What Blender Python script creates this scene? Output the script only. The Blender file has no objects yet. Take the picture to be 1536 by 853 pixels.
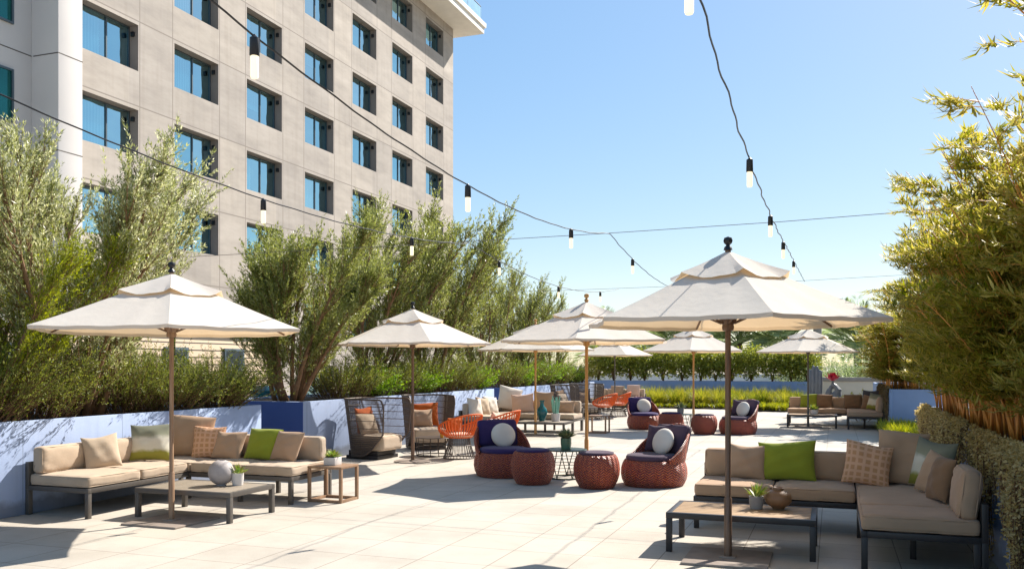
import bpy, bmesh, math, random
import numpy as np
from mathutils import Vector, Matrix
R = math.radians
PI = math.pi
random.seed(7)
scene = bpy.context.scene
COL = scene.collection

# ------------------------------------------------------------------ materials
def lin(h):
    h = h.lstrip('#')
    out = []
    for i in (0, 2, 4):
        c = int(h[i:i+2], 16) / 255
        out.append(c / 12.92 if c <= .04045 else ((c + .055) / 1.055) ** 2.4)
    return tuple(out) + (1,)

def newmat(name):
    m = bpy.data.materials.new(name); m.use_nodes = True
    nt = m.node_tree; nt.nodes.clear()
    o = nt.nodes.new('ShaderNodeOutputMaterial')
    return m, nt, o

def N(nt, t, **kw):
    n = nt.nodes.new(t)
    for k, v in kw.items():
        if k.startswith('i_'):
            key = k[2:]
            n.inputs[int(key) if key.isdigit() else key.replace('_', ' ')].default_value = v
        else: setattr(n, k, v)
    return n

def ramp(nt, fac, stops):
    r = nt.nodes.new('ShaderNodeValToRGB')
    while len(r.color_ramp.elements) < len(stops): r.color_ramp.elements.new(.5)
    for e, (p, c) in zip(r.color_ramp.elements, stops): e.position = p; e.color = c
    nt.links.new(fac, r.inputs[0]); return r.outputs[0]

def mul(c, k): return (c[0]*k, c[1]*k, c[2]*k, 1)

def surf(name, col, rough=.6, metal=0, noise=.15, scale=6, bump=0, bscale=80, spec=.5, coords='Object'):
    m, nt, o = newmat(name)
    p = N(nt, 'ShaderNodeBsdfPrincipled'); p.inputs['Roughness'].default_value = rough
    p.inputs['Metallic'].default_value = metal; p.inputs['Specular IOR Level'].default_value = spec
    tc = N(nt, 'ShaderNodeTexCoord')
    nz = N(nt, 'ShaderNodeTexNoise'); nz.inputs['Scale'].default_value = scale; nz.inputs['Detail'].default_value = 6
    nt.links.new(tc.outputs[coords], nz.inputs['Vector'])
    c = ramp(nt, nz.outputs['Fac'], [(.3, mul(col, 1-noise)), (.7, mul(col, 1+noise*.6))])
    nt.links.new(c, p.inputs['Base Color'])
    if bump:
        b = N(nt, 'ShaderNodeBump'); b.inputs['Strength'].default_value = bump; b.inputs['Distance'].default_value = .01
        n2 = N(nt, 'ShaderNodeTexNoise'); n2.inputs['Scale'].default_value = bscale; n2.inputs['Detail'].default_value = 3
        nt.links.new(tc.outputs[coords], n2.inputs['Vector'])
        nt.links.new(n2.outputs['Fac'], b.inputs['Height']); nt.links.new(b.outputs[0], p.inputs['Normal'])
    nt.links.new(p.outputs[0], o.inputs[0]); return m

def fabric(name, col, trans=0.0, noise=.12, tcol=None):
    m, nt, o = newmat(name)
    tc = N(nt, 'ShaderNodeTexCoord')
    nz = N(nt, 'ShaderNodeTexNoise'); nz.inputs['Scale'].default_value = 3; nz.inputs['Detail'].default_value = 8
    nt.links.new(tc.outputs['Object'], nz.inputs['Vector'])
    c = ramp(nt, nz.outputs['Fac'], [(.3, mul(col, 1-noise)), (.7, mul(col, 1+noise*.5))])
    d = N(nt, 'ShaderNodeBsdfPrincipled'); d.inputs['Roughness'].default_value = .9
    d.inputs['Specular IOR Level'].default_value = .15
    d.inputs['Sheen Weight'].default_value = .15
    nt.links.new(c, d.inputs['Base Color'])
    b = N(nt, 'ShaderNodeBump'); b.inputs['Strength'].default_value = .35; b.inputs['Distance'].default_value = .004
    n2 = N(nt, 'ShaderNodeTexNoise'); n2.inputs['Scale'].default_value = 160
    n3 = N(nt, 'ShaderNodeTexNoise'); n3.inputs['Scale'].default_value = 9; n3.inputs['Detail'].default_value = 2
    ad = N(nt, 'ShaderNodeMath', operation='MULTIPLY_ADD'); ad.inputs[1].default_value = 3.0
    nt.links.new(tc.outputs['Object'], n2.inputs['Vector']); nt.links.new(tc.outputs['Object'], n3.inputs['Vector'])
    nt.links.new(n3.outputs['Fac'], ad.inputs[0]); nt.links.new(n2.outputs['Fac'], ad.inputs[2])
    nt.links.new(ad.outputs[0], b.inputs['Height']); nt.links.new(b.outputs[0], d.inputs['Normal'])
    if trans:
        t = N(nt, 'ShaderNodeBsdfTranslucent'); t.inputs['Color'].default_value = tcol or col
        mx = N(nt, 'ShaderNodeMixShader'); mx.inputs[0].default_value = trans
        nt.links.new(d.outputs[0], mx.inputs[1]); nt.links.new(t.outputs[0], mx.inputs[2])
        nt.links.new(mx.outputs[0], o.inputs[0])
    else: nt.links.new(d.outputs[0], o.inputs[0])
    return m

def leafmat(name, cols, trans=.35, rough=.5):
    m, nt, o = newmat(name)
    g = N(nt, 'ShaderNodeNewGeometry')
    n = len(cols)
    c = ramp(nt, g.outputs['Random Per Island'], [(i/(n-1), lin(h)) for i, h in enumerate(cols)])
    p = N(nt, 'ShaderNodeBsdfPrincipled'); p.inputs['Roughness'].default_value = rough
    p.inputs['Specular IOR Level'].default_value = .4
    t = N(nt, 'ShaderNodeBsdfTranslucent')
    hs = N(nt, 'ShaderNodeHueSaturation'); hs.inputs['Saturation'].default_value = 1.1; hs.inputs['Value'].default_value = 1.5
    nt.links.new(c, p.inputs['Base Color']); nt.links.new(c, hs.inputs['Color']); nt.links.new(hs.outputs[0], t.inputs['Color'])
    mx = N(nt, 'ShaderNodeMixShader'); mx.inputs[0].default_value = trans
    nt.links.new(p.outputs[0], mx.inputs[1]); nt.links.new(t.outputs[0], mx.inputs[2])
    nt.links.new(mx.outputs[0], o.inputs[0]); return m

M = {}
def make_mats():
    M['frame'] = surf('grey_metal', lin('#5c5650'), .45, .2, .06)
    M['frame_dark'] = surf('dark_metal', lin('#34302f'), .45, .2, .06)
    M['black'] = surf('black_plastic', lin('#17161a'), .4, 0, .05)
    M['tan'] = fabric('tan_fabric', lin('#b5a18b'))
    M['taupe'] = fabric('taupe_fabric', lin('#b29377'))
    M['tan_light'] = fabric('light_tan_fabric', lin('#b9a690'))
    M['green'] = fabric('lime_fabric', lin('#8e9630'))
    M['white_f'] = fabric('white_fabric', lin('#d9d0c4'))
    M['pinkish'] = fabric('blush_fabric', lin('#d3b09a'))
    M['brown_f'] = fabric('brown_fabric', lin('#86694f'))
    M['charcoal_f'] = fabric('charcoal_fabric', lin('#4b484b'))
    M['rust_f'] = fabric('rust_fabric', lin('#b4571f'))
    M['purple'] = fabric('purple_fabric', lin('#3a2d58'))
    M['plum'] = fabric('plum_fabric', lin('#4d3d4c'))
    M['canopy'] = fabric('canopy_cloth', lin('#d6cec2'), .24, .05, lin('#ecc898'))
    M['wood_orange'] = wood('orange_wood', '#cc9a5a', '#ab763c')
    M['wood_brown'] = wood('brown_wood', '#7a5c45', '#553d2c')
    M['wood_tan'] = wood('tan_wood', '#9b7c60', '#7a5c44')
    M['pole_grey'] = surf('pole_grey', lin('#6d655e'), .4, .3, .06)
    M['slat'] = slatmat('slat_wood', '#a88b68', '#8a6c4c', .09)
    M['slat_grey'] = slatmat('slat_grey', '#938777', '#7c705f', .09)
    M['shade_navy'] = surf('shade_navy_render', lin('#405691'), .7, 0, .05, 2.0, .12, 120)  # planter blue darkened to carry the shade on the ends
    M['blue'] = wallmat('blue_render', lin('#9babca'))
    M['blue_far'] = surf('blue_grey_render', lin('#8296b8'), .7, 0, .08, 2, .12, 120)
    M['soil'] = surf('soil', lin('#3b2c20'), .95, 0, .4, 20, .6, 60)
    M['white_w'] = surf('white_render', lin('#e6e1d8'), .8, 0, .07, 1.5, .1, 90)
    M['cream_w'] = surf('cream_render', lin('#cdbfa8'), .8, 0, .08, 1.5, .1, 90)
    M['cap'] = surf('stone_cap', lin('#8f8880'), .8, 0, .15, 4, .2, 60)
    M['plate'] = surf('base_plate', lin('#94867a'), .6, .1, .15, 8)
    M['wicker'] = wicker('red_wicker')
    M['rope'] = surf('orange_rope', lin('#cf5a16'), .7, 0, .15, 30, .4, 200)
    M['wire'] = surf('bronze_wire', lin('#4d423b'), .45, .3, .08)
    M['cage'] = surf('cage_wire', lin('#5d5047'), .5, .2, .1)
    M['table_green'] = surf('dark_green_metal', lin('#39473b'), .4, .3, .08)
    M['white_pot'] = surf('white_ceramic', lin('#d2ccc6'), .35, 0, .04)
    M['grey_pot'] = surf('concrete_pot', lin('#8f8b87'), .8, 0, .12, 14, .2, 90)
    M['green_pot'] = surf('green_ceramic', lin('#5f7f63'), .35, 0, .1)
    M['brown_vase'] = surf('clay_vase', lin('#8a6748'), .5, 0, .2, 9, .15, 60)
    M['sphere_vase'] = surf('pale_stone_vase', lin('#a9a2a0'), .7, 0, .12, 12, .2, 90)
    M['teal'] = surf('teal_glaze', lin('#1c5f66'), .15, 0, .25, 8)
    M['glass_green'] = surf('green_glass', lin('#7fb3a0'), .1, 0, .2, 6)
    M['succ'] = leafmat('succulent_leaf', ['#6f8f3a', '#9bb04c', '#8a7a3a', '#7fa050'], .2)
    M['succ_grey'] = leafmat('grey_succulent', ['#5d6f52', '#7b8c67', '#6a7450', '#8d946c'], .2)
    M['olive'] = leafmat('olive_leaf', ['#555c2c', '#727a3a', '#96994c', '#848a50', '#b0b080'], .42, .42)
    M['olive_pale'] = leafmat('pale_olive_leaf', ['#666c3a', '#8c9056', '#a9aa72', '#bfbf94', '#d2cfae'], .42, .4)
    M['acacia'] = leafmat('yellow_green_leaf', ['#5f6a1a', '#8b9226', '#a8ab34', '#78812a'], .42)
    M['rosemary'] = leafmat('rosemary_leaf', ['#46521f', '#656e2b', '#878a3e', '#737a34'], .38)
    M['bright_shrub'] = leafmat('bright_shrub_leaf', ['#4a681c', '#6d8c28', '#8fa838', '#587822'], .4)
    M['hedge'] = leafmat('hedge_leaf', ['#66702c', '#868c3a', '#a7a64c', '#747c36'], .46)
    M['bamboo_leaf'] = leafmat('bamboo_leaf', ['#5c6620', '#80812a', '#a69d42', '#c4b060', '#7d7f2a'], .5)
    M['bamboo_pale'] = leafmat('bamboo_leaf_pale', ['#7d7c2e', '#a59b48', '#c4b36a', '#8a8a34'], .4)
    M['culm'] = surf('bamboo_culm', lin('#d68f3c'), .45, 0, .3, 7)
    M['bark'] = surf('bark', lin('#8a6a4c'), .9, 0, .3, 12, .5, 50)
    M['twig'] = surf('twig', lin('#6b4f34'), .9, 0, .3, 12)
    M['grass'] = leafmat('ornamental_grass', ['#767f28', '#959838', '#b3a94a', '#857c30'], .42)
    M['grass_green'] = leafmat('bright_grass', ['#6f7f22', '#96982e', '#b0aa3e', '#5f6c1e'], .4)
    M['grass_dark'] = leafmat('dark_ornamental_grass', ['#4c5e1e', '#6a7a2a', '#8a8a34', '#3f5020'], .4)
    M['trail'] = leafmat('silver_trailing_leaf', ['#94824f', '#ad9a66', '#c6b482', '#7d6c3a'], .36)
    M['trail_brown'] = leafmat('dry_trailing_leaf', ['#5a4c34', '#7a6a4a', '#6a5c3c', '#8a7a58'], .3)
    M['palm'] = leafmat('palm_leaf', ['#6c7c4c', '#8c9a66', '#aab68a', '#7c8a5c'], .4, .35)
    M['palm_trunk'] = surf('palm_trunk', lin('#6a5744'), .95, 0, .35, 14, .6, 30)
    M['sculpt'] = surf('grey_sculpture', lin('#74777c'), .55, .1, .12, 5, .15, 60)
    M['red_petal'] = surf('red_petal', lin('#b01238'), .4, 0, .15)
    M['concrete'] = facade('facade_panels')
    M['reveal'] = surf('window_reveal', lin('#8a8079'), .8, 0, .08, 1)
    M['pier'] = surf('white_panels', lin('#cac4bf'), .75, 0, .04, .6)
    M['pier_joint'] = surf('panel_joint', lin('#5d5650'), .8)
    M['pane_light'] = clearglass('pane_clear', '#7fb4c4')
    M['curtain'] = curtain('curtain_cloth')
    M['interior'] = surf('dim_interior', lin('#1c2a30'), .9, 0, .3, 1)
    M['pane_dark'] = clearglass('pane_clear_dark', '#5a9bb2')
    M['pane_blue'] = glass('pane_blue', '#6fb0c4', .6)
    M['pane_green'] = glass('pane_green', '#1f5f5c', .7)
    M['win_frame'] = surf('window_frame', lin('#535f66'), .4, .4, .05)
    M['rail_glass'] = glass('rail_glass', '#9fc6dc', .3)
    M['siding'] = slatmat('siding_boards', '#c9b296', '#4a3a2c', .22, vertical=True)
    M['socket'] = M['black']
    m, nt, o = newmat('lit_bulb')
    p = N(nt, 'ShaderNodeBsdfPrincipled'); p.inputs['Base Color'].default_value = lin('#efe8d2'); p.inputs['Roughness'].default_value = .35
    p.inputs['Emission Color'].default_value = lin('#ffe6b4'); p.inputs['Emission Strength'].default_value = .45
    nt.links.new(p.outputs[0], o.inputs[0]); M['bulb'] = m
    M['paving'] = paving('paving_slabs')
    M['ground'] = surf('ground_far', lin('#8a8070'), .95, 0, .25, .15)
    M['peach'] = patterned('peach_squares')
    M['stripe'] = striped('watercolour_stripes')

def wallmat(name, col):
    m, nt, o = newmat(name)
    tc = N(nt, 'ShaderNodeTexCoord'); sx = N(nt, 'ShaderNodeSeparateXYZ'); nt.links.new(tc.outputs['Object'], sx.inputs[0])
    n1 = N(nt, 'ShaderNodeTexNoise'); n1.inputs['Scale'].default_value = 1.3; n1.inputs['Detail'].default_value = 9; n1.inputs['Roughness'].default_value = .7
    mp = N(nt, 'ShaderNodeMapping'); mp.inputs['Scale'].default_value = (3, 3, .35)
    nt.links.new(tc.outputs['Object'], mp.inputs[0]); nt.links.new(mp.outputs[0], n1.inputs['Vector'])
    c1 = ramp(nt, n1.outputs['Fac'], [(.28, mul(col, .86)), (.5, col), (.75, mul(col, 1.06))])
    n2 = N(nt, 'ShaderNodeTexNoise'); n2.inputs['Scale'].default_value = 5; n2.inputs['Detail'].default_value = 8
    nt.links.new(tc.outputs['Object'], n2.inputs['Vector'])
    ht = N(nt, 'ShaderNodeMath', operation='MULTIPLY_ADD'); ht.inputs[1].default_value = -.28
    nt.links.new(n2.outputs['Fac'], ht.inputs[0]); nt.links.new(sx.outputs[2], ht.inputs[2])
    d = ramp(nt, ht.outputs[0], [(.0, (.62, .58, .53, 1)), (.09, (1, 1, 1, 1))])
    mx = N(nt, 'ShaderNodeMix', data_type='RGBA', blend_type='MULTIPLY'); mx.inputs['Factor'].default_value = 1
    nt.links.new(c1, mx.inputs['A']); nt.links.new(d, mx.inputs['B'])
    md = N(nt, 'ShaderNodeMath', operation='FLOORED_MODULO'); md.inputs[1].default_value = 1.55; nt.links.new(sx.outputs[1], md.inputs[0])
    lt = N(nt, 'ShaderNodeMath', operation='LESS_THAN'); lt.inputs[1].default_value = .012; nt.links.new(md.outputs[0], lt.inputs[0])
    m2 = N(nt, 'ShaderNodeMix', data_type='RGBA'); nt.links.new(lt.outputs[0], m2.inputs['Factor']); nt.links.new(mx.outputs['Result'], m2.inputs['A']); m2.inputs['B'].default_value = mul(col, .6)
    p = N(nt, 'ShaderNodeBsdfPrincipled'); p.inputs['Roughness'].default_value = .75
    b = N(nt, 'ShaderNodeBump'); b.inputs['Strength'].default_value = .2; b.inputs['Distance'].default_value = .006
    n3 = N(nt, 'ShaderNodeTexNoise'); n3.inputs['Scale'].default_value = 70; n3.inputs['Detail'].default_value = 4
    nt.links.new(tc.outputs['Object'], n3.inputs['Vector']); nt.links.new(n3.outputs['Fac'], b.inputs['Height']); nt.links.new(b.outputs[0], p.inputs['Normal'])
    nt.links.new(m2.outputs['Result'], p.inputs['Base Color']); nt.links.new(p.outputs[0], o.inputs[0]); return m

def wood(name, a, b):
    m, nt, o = newmat(name)
    tc = N(nt, 'ShaderNodeTexCoord'); mp = N(nt, 'ShaderNodeMapping'); mp.inputs['Scale'].default_value = (30, 30, 2)
    nz = N(nt, 'ShaderNodeTexNoise'); nz.inputs['Scale'].default_value = 2; nz.inputs['Detail'].default_value = 6
    nt.links.new(tc.outputs['Object'], mp.inputs[0]); nt.links.new(mp.outputs[0], nz.inputs['Vector'])
    c = ramp(nt, nz.outputs['Fac'], [(.3, lin(b)), (.65, lin(a))])
    p = N(nt, 'ShaderNodeBsdfPrincipled'); p.inputs['Roughness'].default_value = .45
    nt.links.new(c, p.inputs['Base Color']); nt.links.new(p.outputs[0], o.inputs[0]); return m

def slatmat(name, a, b, w, vertical=False):
    m, nt, o = newmat(name)
    tc = N(nt, 'ShaderNodeTexCoord'); sx = N(nt, 'ShaderNodeSeparateXYZ'); nt.links.new(tc.outputs['Object'], sx.inputs[0])
    md = N(nt, 'ShaderNodeMath', operation='FLOORED_MODULO'); md.inputs[1].default_value = w
    nt.links.new(sx.outputs[2 if vertical else 1], md.inputs[0])
    lt = N(nt, 'ShaderNodeMath', operation='LESS_THAN'); lt.inputs[1].default_value = w*(.18 if vertical else .08)
    nt.links.new(md.outputs[0], lt.inputs[0])
    mp = N(nt, 'ShaderNodeMapping'); mp.inputs['Scale'].default_value = (1.5, 25, 25)
    nz = N(nt, 'ShaderNodeTexNoise'); nz.inputs['Scale'].default_value = 2; nz.inputs['Detail'].default_value = 6
    nt.links.new(tc.outputs['Object'], mp.inputs[0]); nt.links.new(mp.outputs[0], nz.inputs['Vector'])
    ca, cb = lin(a), lin(b)
    mid = tuple((x*.55+y*.45) for x, y in zip(ca, cb))
    c = ramp(nt, nz.outputs['Fac'], [(.3, ca if vertical else mid), (.65, ca)])
    mx = N(nt, 'ShaderNodeMix', data_type='RGBA'); nt.links.new(lt.outputs[0], mx.inputs['Factor'])
    nt.links.new(c, mx.inputs['A']); mx.inputs['B'].default_value = mul(cb, .55)
    p = N(nt, 'ShaderNodeBsdfPrincipled'); p.inputs['Roughness'].default_value = .6
    nt.links.new(mx.outputs['Result'], p.inputs['Base Color']); nt.links.new(p.outputs[0], o.inputs[0]); return m

def wicker(name):
    m, nt, o = newmat(name)
    uv = N(nt, 'ShaderNodeUVMap'); sx = N(nt, 'ShaderNodeSeparateXYZ'); nt.links.new(uv.outputs[0], sx.inputs[0])
    # herringbone: v + zigzag(u)
    pp = N(nt, 'ShaderNodeMath', operation='PINGPONG'); pp.inputs[1].default_value = .05
    nt.links.new(sx.outputs[0], pp.inputs[0])
    ad = N(nt, 'ShaderNodeMath', operation='MULTIPLY_ADD'); ad.inputs[1].default_value = .9
    nt.links.new(pp.outputs[0], ad.inputs[0]); nt.links.new(sx.outputs[1], ad.inputs[2])
    sc = N(nt, 'ShaderNodeMath', operation='MULTIPLY'); sc.inputs[1].default_value = 2*PI/.038
    nt.links.new(ad.outputs[0], sc.inputs[0])
    sn = N(nt, 'ShaderNodeMath', operation='SINE'); nt.links.new(sc.outputs[0], sn.inputs[0])
    nz = N(nt, 'ShaderNodeTexNoise'); nz.inputs['Scale'].default_value = 38; nz.inputs['Detail'].default_value = 3
    nt.links.new(uv.outputs[0], nz.inputs['Vector'])
    c = ramp(nt, nz.outputs['Fac'], [(.32, lin('#8a3d48')), (.45, lin('#c75f45')), (.62, lin('#d97848')), (.75, lin('#a04f50'))])
    mr = N(nt, 'ShaderNodeMapRange'); mr.inputs['From Min'].default_value = -1; mr.inputs['From Max'].default_value = .2
    mr.inputs['To Min'].default_value = .25
    nt.links.new(sn.outputs[0], mr.inputs[0])
    mx = N(nt, 'ShaderNodeMix', data_type='RGBA'); nt.links.new(mr.outputs[0], mx.inputs['Factor'])
    mx.inputs['A'].default_value = lin('#5a2430'); nt.links.new(c, mx.inputs['B'])
    p = N(nt, 'ShaderNodeBsdfPrincipled'); p.inputs['Roughness'].default_value = .5
    b = N(nt, 'ShaderNodeBump'); b.inputs['Distance'].default_value = .02; b.inputs['Strength'].default_value = .9
    nt.links.new(sn.outputs[0], b.inputs['Height']); nt.links.new(b.outputs[0], p.inputs['Normal'])
    nt.links.new(mx.outputs['Result'], p.inputs['Base Color']); nt.links.new(p.outputs[0], o.inputs[0]); return m

def facade(name):
    m, nt, o = newmat(name)
    tc = N(nt, 'ShaderNodeTexCoord'); sx = N(nt, 'ShaderNodeSeparateXYZ'); nt.links.new(tc.outputs['Object'], sx.inputs[0])
    def line(out, period, off, w):
        a = N(nt, 'ShaderNodeMath', operation='ADD'); a.inputs[1].default_value = -off + w/2; nt.links.new(out, a.inputs[0])
        md = N(nt, 'ShaderNodeMath', operation='FLOORED_MODULO'); md.inputs[1].default_value = period; nt.links.new(a.outputs[0], md.inputs[0])
        lt = N(nt, 'ShaderNodeMath', operation='LESS_THAN'); lt.inputs[1].default_value = w; nt.links.new(md.outputs[0], lt.inputs[0])
        return lt.outputs[0]
    l1 = line(sx.outputs[2], 3.25, 14.9, .05); l2 = line(sx.outputs[1], 4.7, 29.0-.1, .045); l3 = line(sx.outputs[1], 4.7, 31.8, .045)
    mx1 = N(nt, 'ShaderNodeMath', operation='MAXIMUM'); nt.links.new(l1, mx1.inputs[0]); nt.links.new(l2, mx1.inputs[1])
    mx2 = N(nt, 'ShaderNodeMath', operation='MAXIMUM'); nt.links.new(mx1.outputs[0], mx2.inputs[0]); nt.links.new(l3, mx2.inputs[1])
    nz = N(nt, 'ShaderNodeTexNoise'); nz.inputs['Scale'].default_value = .9; nz.inputs['Detail'].default_value = 8; nz.inputs['Roughness'].default_value = .65
    mp = N(nt, 'ShaderNodeMapping'); mp.inputs['Scale'].default_value = (1, .45, 1.6)
    nt.links.new(tc.outputs['Object'], mp.inputs[0]); nt.links.new(mp.outputs[0], nz.inputs['Vector'])
    c = ramp(nt, nz.outputs['Fac'], [(.3, lin('#9b9289')), (.5, lin('#aba196')), (.72, lin('#b8aea3'))])
    def cell(out, period, off):
        a = N(nt, 'ShaderNodeMath', operation='ADD'); a.inputs[1].default_value = -off; nt.links.new(out, a.inputs[0])
        d = N(nt, 'ShaderNodeMath', operation='DIVIDE'); d.inputs[1].default_value = period; nt.links.new(a.outputs[0], d.inputs[0])
        f = N(nt, 'ShaderNodeMath', operation='FLOOR'); nt.links.new(d.outputs[0], f.inputs[0]); return f.outputs[0]
    cx = N(nt, 'ShaderNodeCombineXYZ'); nt.links.new(cell(sx.outputs[1], 2.35, 28.9), cx.inputs[0]); nt.links.new(cell(sx.outputs[2], 3.25, 14.9), cx.inputs[1])
    wnz = N(nt, 'ShaderNodeTexWhiteNoise', noise_dimensions='3D'); nt.links.new(cx.outputs[0], wnz.inputs['Vector'])
    pt = ramp(nt, wnz.outputs['Value'], [(0, (.90, .90, .91, 1)), (1, (1.06, 1.05, 1.03, 1))])
    st = N(nt, 'ShaderNodeTexNoise'); st.inputs['Scale'].default_value = 1.0; st.inputs['Detail'].default_value = 6
    mp2 = N(nt, 'ShaderNodeMapping'); mp2.inputs['Scale'].default_value = (1, 3.2, .22); nt.links.new(tc.outputs['Object'], mp2.inputs[0]); nt.links.new(mp2.outputs[0], st.inputs['Vector'])
    sc_ = ramp(nt, st.outputs['Fac'], [(.32, (.91, .90, .89, 1)), (.5, (1, 1, 1, 1))])
    xa = N(nt, 'ShaderNodeMix', data_type='RGBA', blend_type='MULTIPLY'); xa.inputs['Factor'].default_value = 1; nt.links.new(c, xa.inputs['A']); nt.links.new(pt, xa.inputs['B'])
    xb = N(nt, 'ShaderNodeMix', data_type='RGBA', blend_type='MULTIPLY'); xb.inputs['Factor'].default_value = .8; nt.links.new(xa.outputs['Result'], xb.inputs['A']); nt.links.new(sc_, xb.inputs['B'])
    c = xb.outputs['Result']
    mix = N(nt, 'ShaderNodeMix', data_type='RGBA'); nt.links.new(mx2.outputs[0], mix.inputs['Factor'])
    nt.links.new(c, mix.inputs['A']); mix.inputs['B'].default_value = lin('#857b72')
    p = N(nt, 'ShaderNodeBsdfPrincipled'); p.inputs['Roughness'].default_value = .85
    nt.links.new(mix.outputs['Result'], p.inputs['Base Color']); nt.links.new(p.outputs[0], o.inputs[0]); return m

def glass(name, col, metal):
    m, nt, o = newmat(name)
    p = N(nt, 'ShaderNodeBsdfPrincipled'); p.inputs['Roughness'].default_value = .06
    oi = N(nt, 'ShaderNodeObjectInfo')
    tc = N(nt, 'ShaderNodeTexCoord'); nz = N(nt, 'ShaderNodeTexNoise'); nz.inputs['Scale'].default_value = .5
    nt.links.new(tc.outputs['Object'], nz.inputs['Vector'])
    ad = N(nt, 'ShaderNodeMath', operation='MULTIPLY_ADD'); ad.inputs[1].default_value = .5
    nt.links.new(oi.outputs['Random'], ad.inputs[0]); nt.links.new(nz.outputs['Fac'], ad.inputs[2])
    c = ramp(nt, ad.outputs[0], [(.35, mul(lin(col), .65)), (.95, mul(lin(col), 1.25))])
    nt.links.new(c, p.inputs['Base Color']); p.inputs['Metallic'].default_value = metal
    nt.links.new(p.outputs[0], o.inputs[0]); return m

def clearglass(name, col):
    m, nt, o = newmat(name)
    t = N(nt, 'ShaderNodeBsdfTransparent'); t.inputs[0].default_value = lin(col)
    g = N(nt, 'ShaderNodeBsdfGlossy'); g.inputs['Roughness'].default_value = .02
    oi = N(nt, 'ShaderNodeObjectInfo'); c = ramp(nt, oi.outputs['Random'], [(0, (.42, .76, .86, 1)), (1, (.62, .88, .93, 1))]); nt.links.new(c, g.inputs['Color'])
    tc = N(nt, 'ShaderNodeTexCoord'); nz = N(nt, 'ShaderNodeTexNoise'); nz.inputs['Scale'].default_value = .7
    nt.links.new(tc.outputs['Object'], nz.inputs['Vector']); b = N(nt, 'ShaderNodeBump'); b.inputs['Strength'].default_value = .12; b.inputs['Distance'].default_value = .3
    nt.links.new(nz.outputs['Fac'], b.inputs['Height']); nt.links.new(b.outputs[0], g.inputs['Normal'])
    mx = N(nt, 'ShaderNodeMixShader'); mx.inputs[0].default_value = .66
    nt.links.new(t.outputs[0], mx.inputs[1]); nt.links.new(g.outputs[0], mx.inputs[2]); nt.links.new(mx.outputs[0], o.inputs[0]); return m

def curtain(name):
    m, nt, o = newmat(name)
    tc = N(nt, 'ShaderNodeTexCoord'); w = N(nt, 'ShaderNodeTexWave', bands_direction='Y'); w.inputs['Scale'].default_value = 2.2; w.inputs['Distortion'].default_value = 1.5
    nt.links.new(tc.outputs['Object'], w.inputs['Vector'])
    p = N(nt, 'ShaderNodeBsdfPrincipled'); p.inputs['Roughness'].default_value = .9
    c = ramp(nt, w.outputs['Fac'], [(0, lin('#bfcacd')), (1, lin('#e2e8e6'))]); nt.links.new(c, p.inputs['Base Color']); nt.links.new(p.outputs[0], o.inputs[0]); return m

def paving(name):
    m, nt, o = newmat(name)
    tc = N(nt, 'ShaderNodeTexCoord'); mp = N(nt, 'ShaderNodeMapping'); mp.inputs['Location'].default_value = (1.487+.68*40, -8.6+.68*40, 0)
    nt.links.new(tc.outputs['Object'], mp.inputs[0])
    b = N(nt, 'ShaderNodeTexBrick', offset=0.0, squash=1.0); b.inputs['Scale'].default_value = 1
    b.inputs['Brick Width'].default_value = .68; b.inputs['Row Height'].default_value = .68
    b.inputs['Mortar Size'].default_value = .005; b.inputs['Mortar Smooth'].default_value = .2
    b.inputs['Color1'].default_value = lin('#bab1a4'); b.inputs['Color2'].default_value = lin('#b4ab9d'); b.inputs['Mortar'].default_value = lin('#85796c')
    nt.links.new(mp.outputs[0], b.inputs['Vector'])
    nz = N(nt, 'ShaderNodeTexNoise'); nz.inputs['Scale'].default_value = .8; nz.inputs['Detail'].default_value = 9; nz.inputs['Roughness'].default_value = .65
    nt.links.new(tc.outputs['Object'], nz.inputs['Vector'])
    c2 = ramp(nt, nz.outputs['Fac'], [(.3, (.8, .79, .78, 1)), (.55, (1, 1, 1, 1)), (.75, (1.06, 1.05, 1.03, 1))])
    n4 = N(nt, 'ShaderNodeTexNoise'); n4.inputs['Scale'].default_value = 90; n4.inputs['Detail'].default_value = 4
    nt.links.new(tc.outputs['Object'], n4.inputs['Vector'])
    c3 = ramp(nt, n4.outputs['Fac'], [(.35, (.9, .9, .9, 1)), (.65, (1.04, 1.04, 1.04, 1))])
    x1 = N(nt, 'ShaderNodeMix', data_type='RGBA', blend_type='MULTIPLY'); x1.inputs['Factor'].default_value = 1
    nt.links.new(b.outputs['Color'], x1.inputs['A']); nt.links.new(c2, x1.inputs['B'])
    x2 = N(nt, 'ShaderNodeMix', data_type='RGBA', blend_type='MULTIPLY'); x2.inputs['Factor'].default_value = 1
    nt.links.new(x1.outputs['Result'], x2.inputs['A']); nt.links.new(c3, x2.inputs['B'])
    p = N(nt, 'ShaderNodeBsdfPrincipled'); p.inputs['Roughness'].default_value = .75; p.inputs['Specular IOR Level'].default_value = .3
    bp = N(nt, 'ShaderNodeBump'); bp.inputs['Strength'].default_value = .15; bp.inputs['Distance'].default_value = .004
    nt.links.new(n4.outputs['Fac'], bp.inputs['Height']); nt.links.new(bp.outputs[0], p.inputs['Normal'])
    nt.links.new(x2.outputs['Result'], p.inputs['Base Color']); nt.links.new(p.outputs[0], o.inputs[0]); return m

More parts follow.
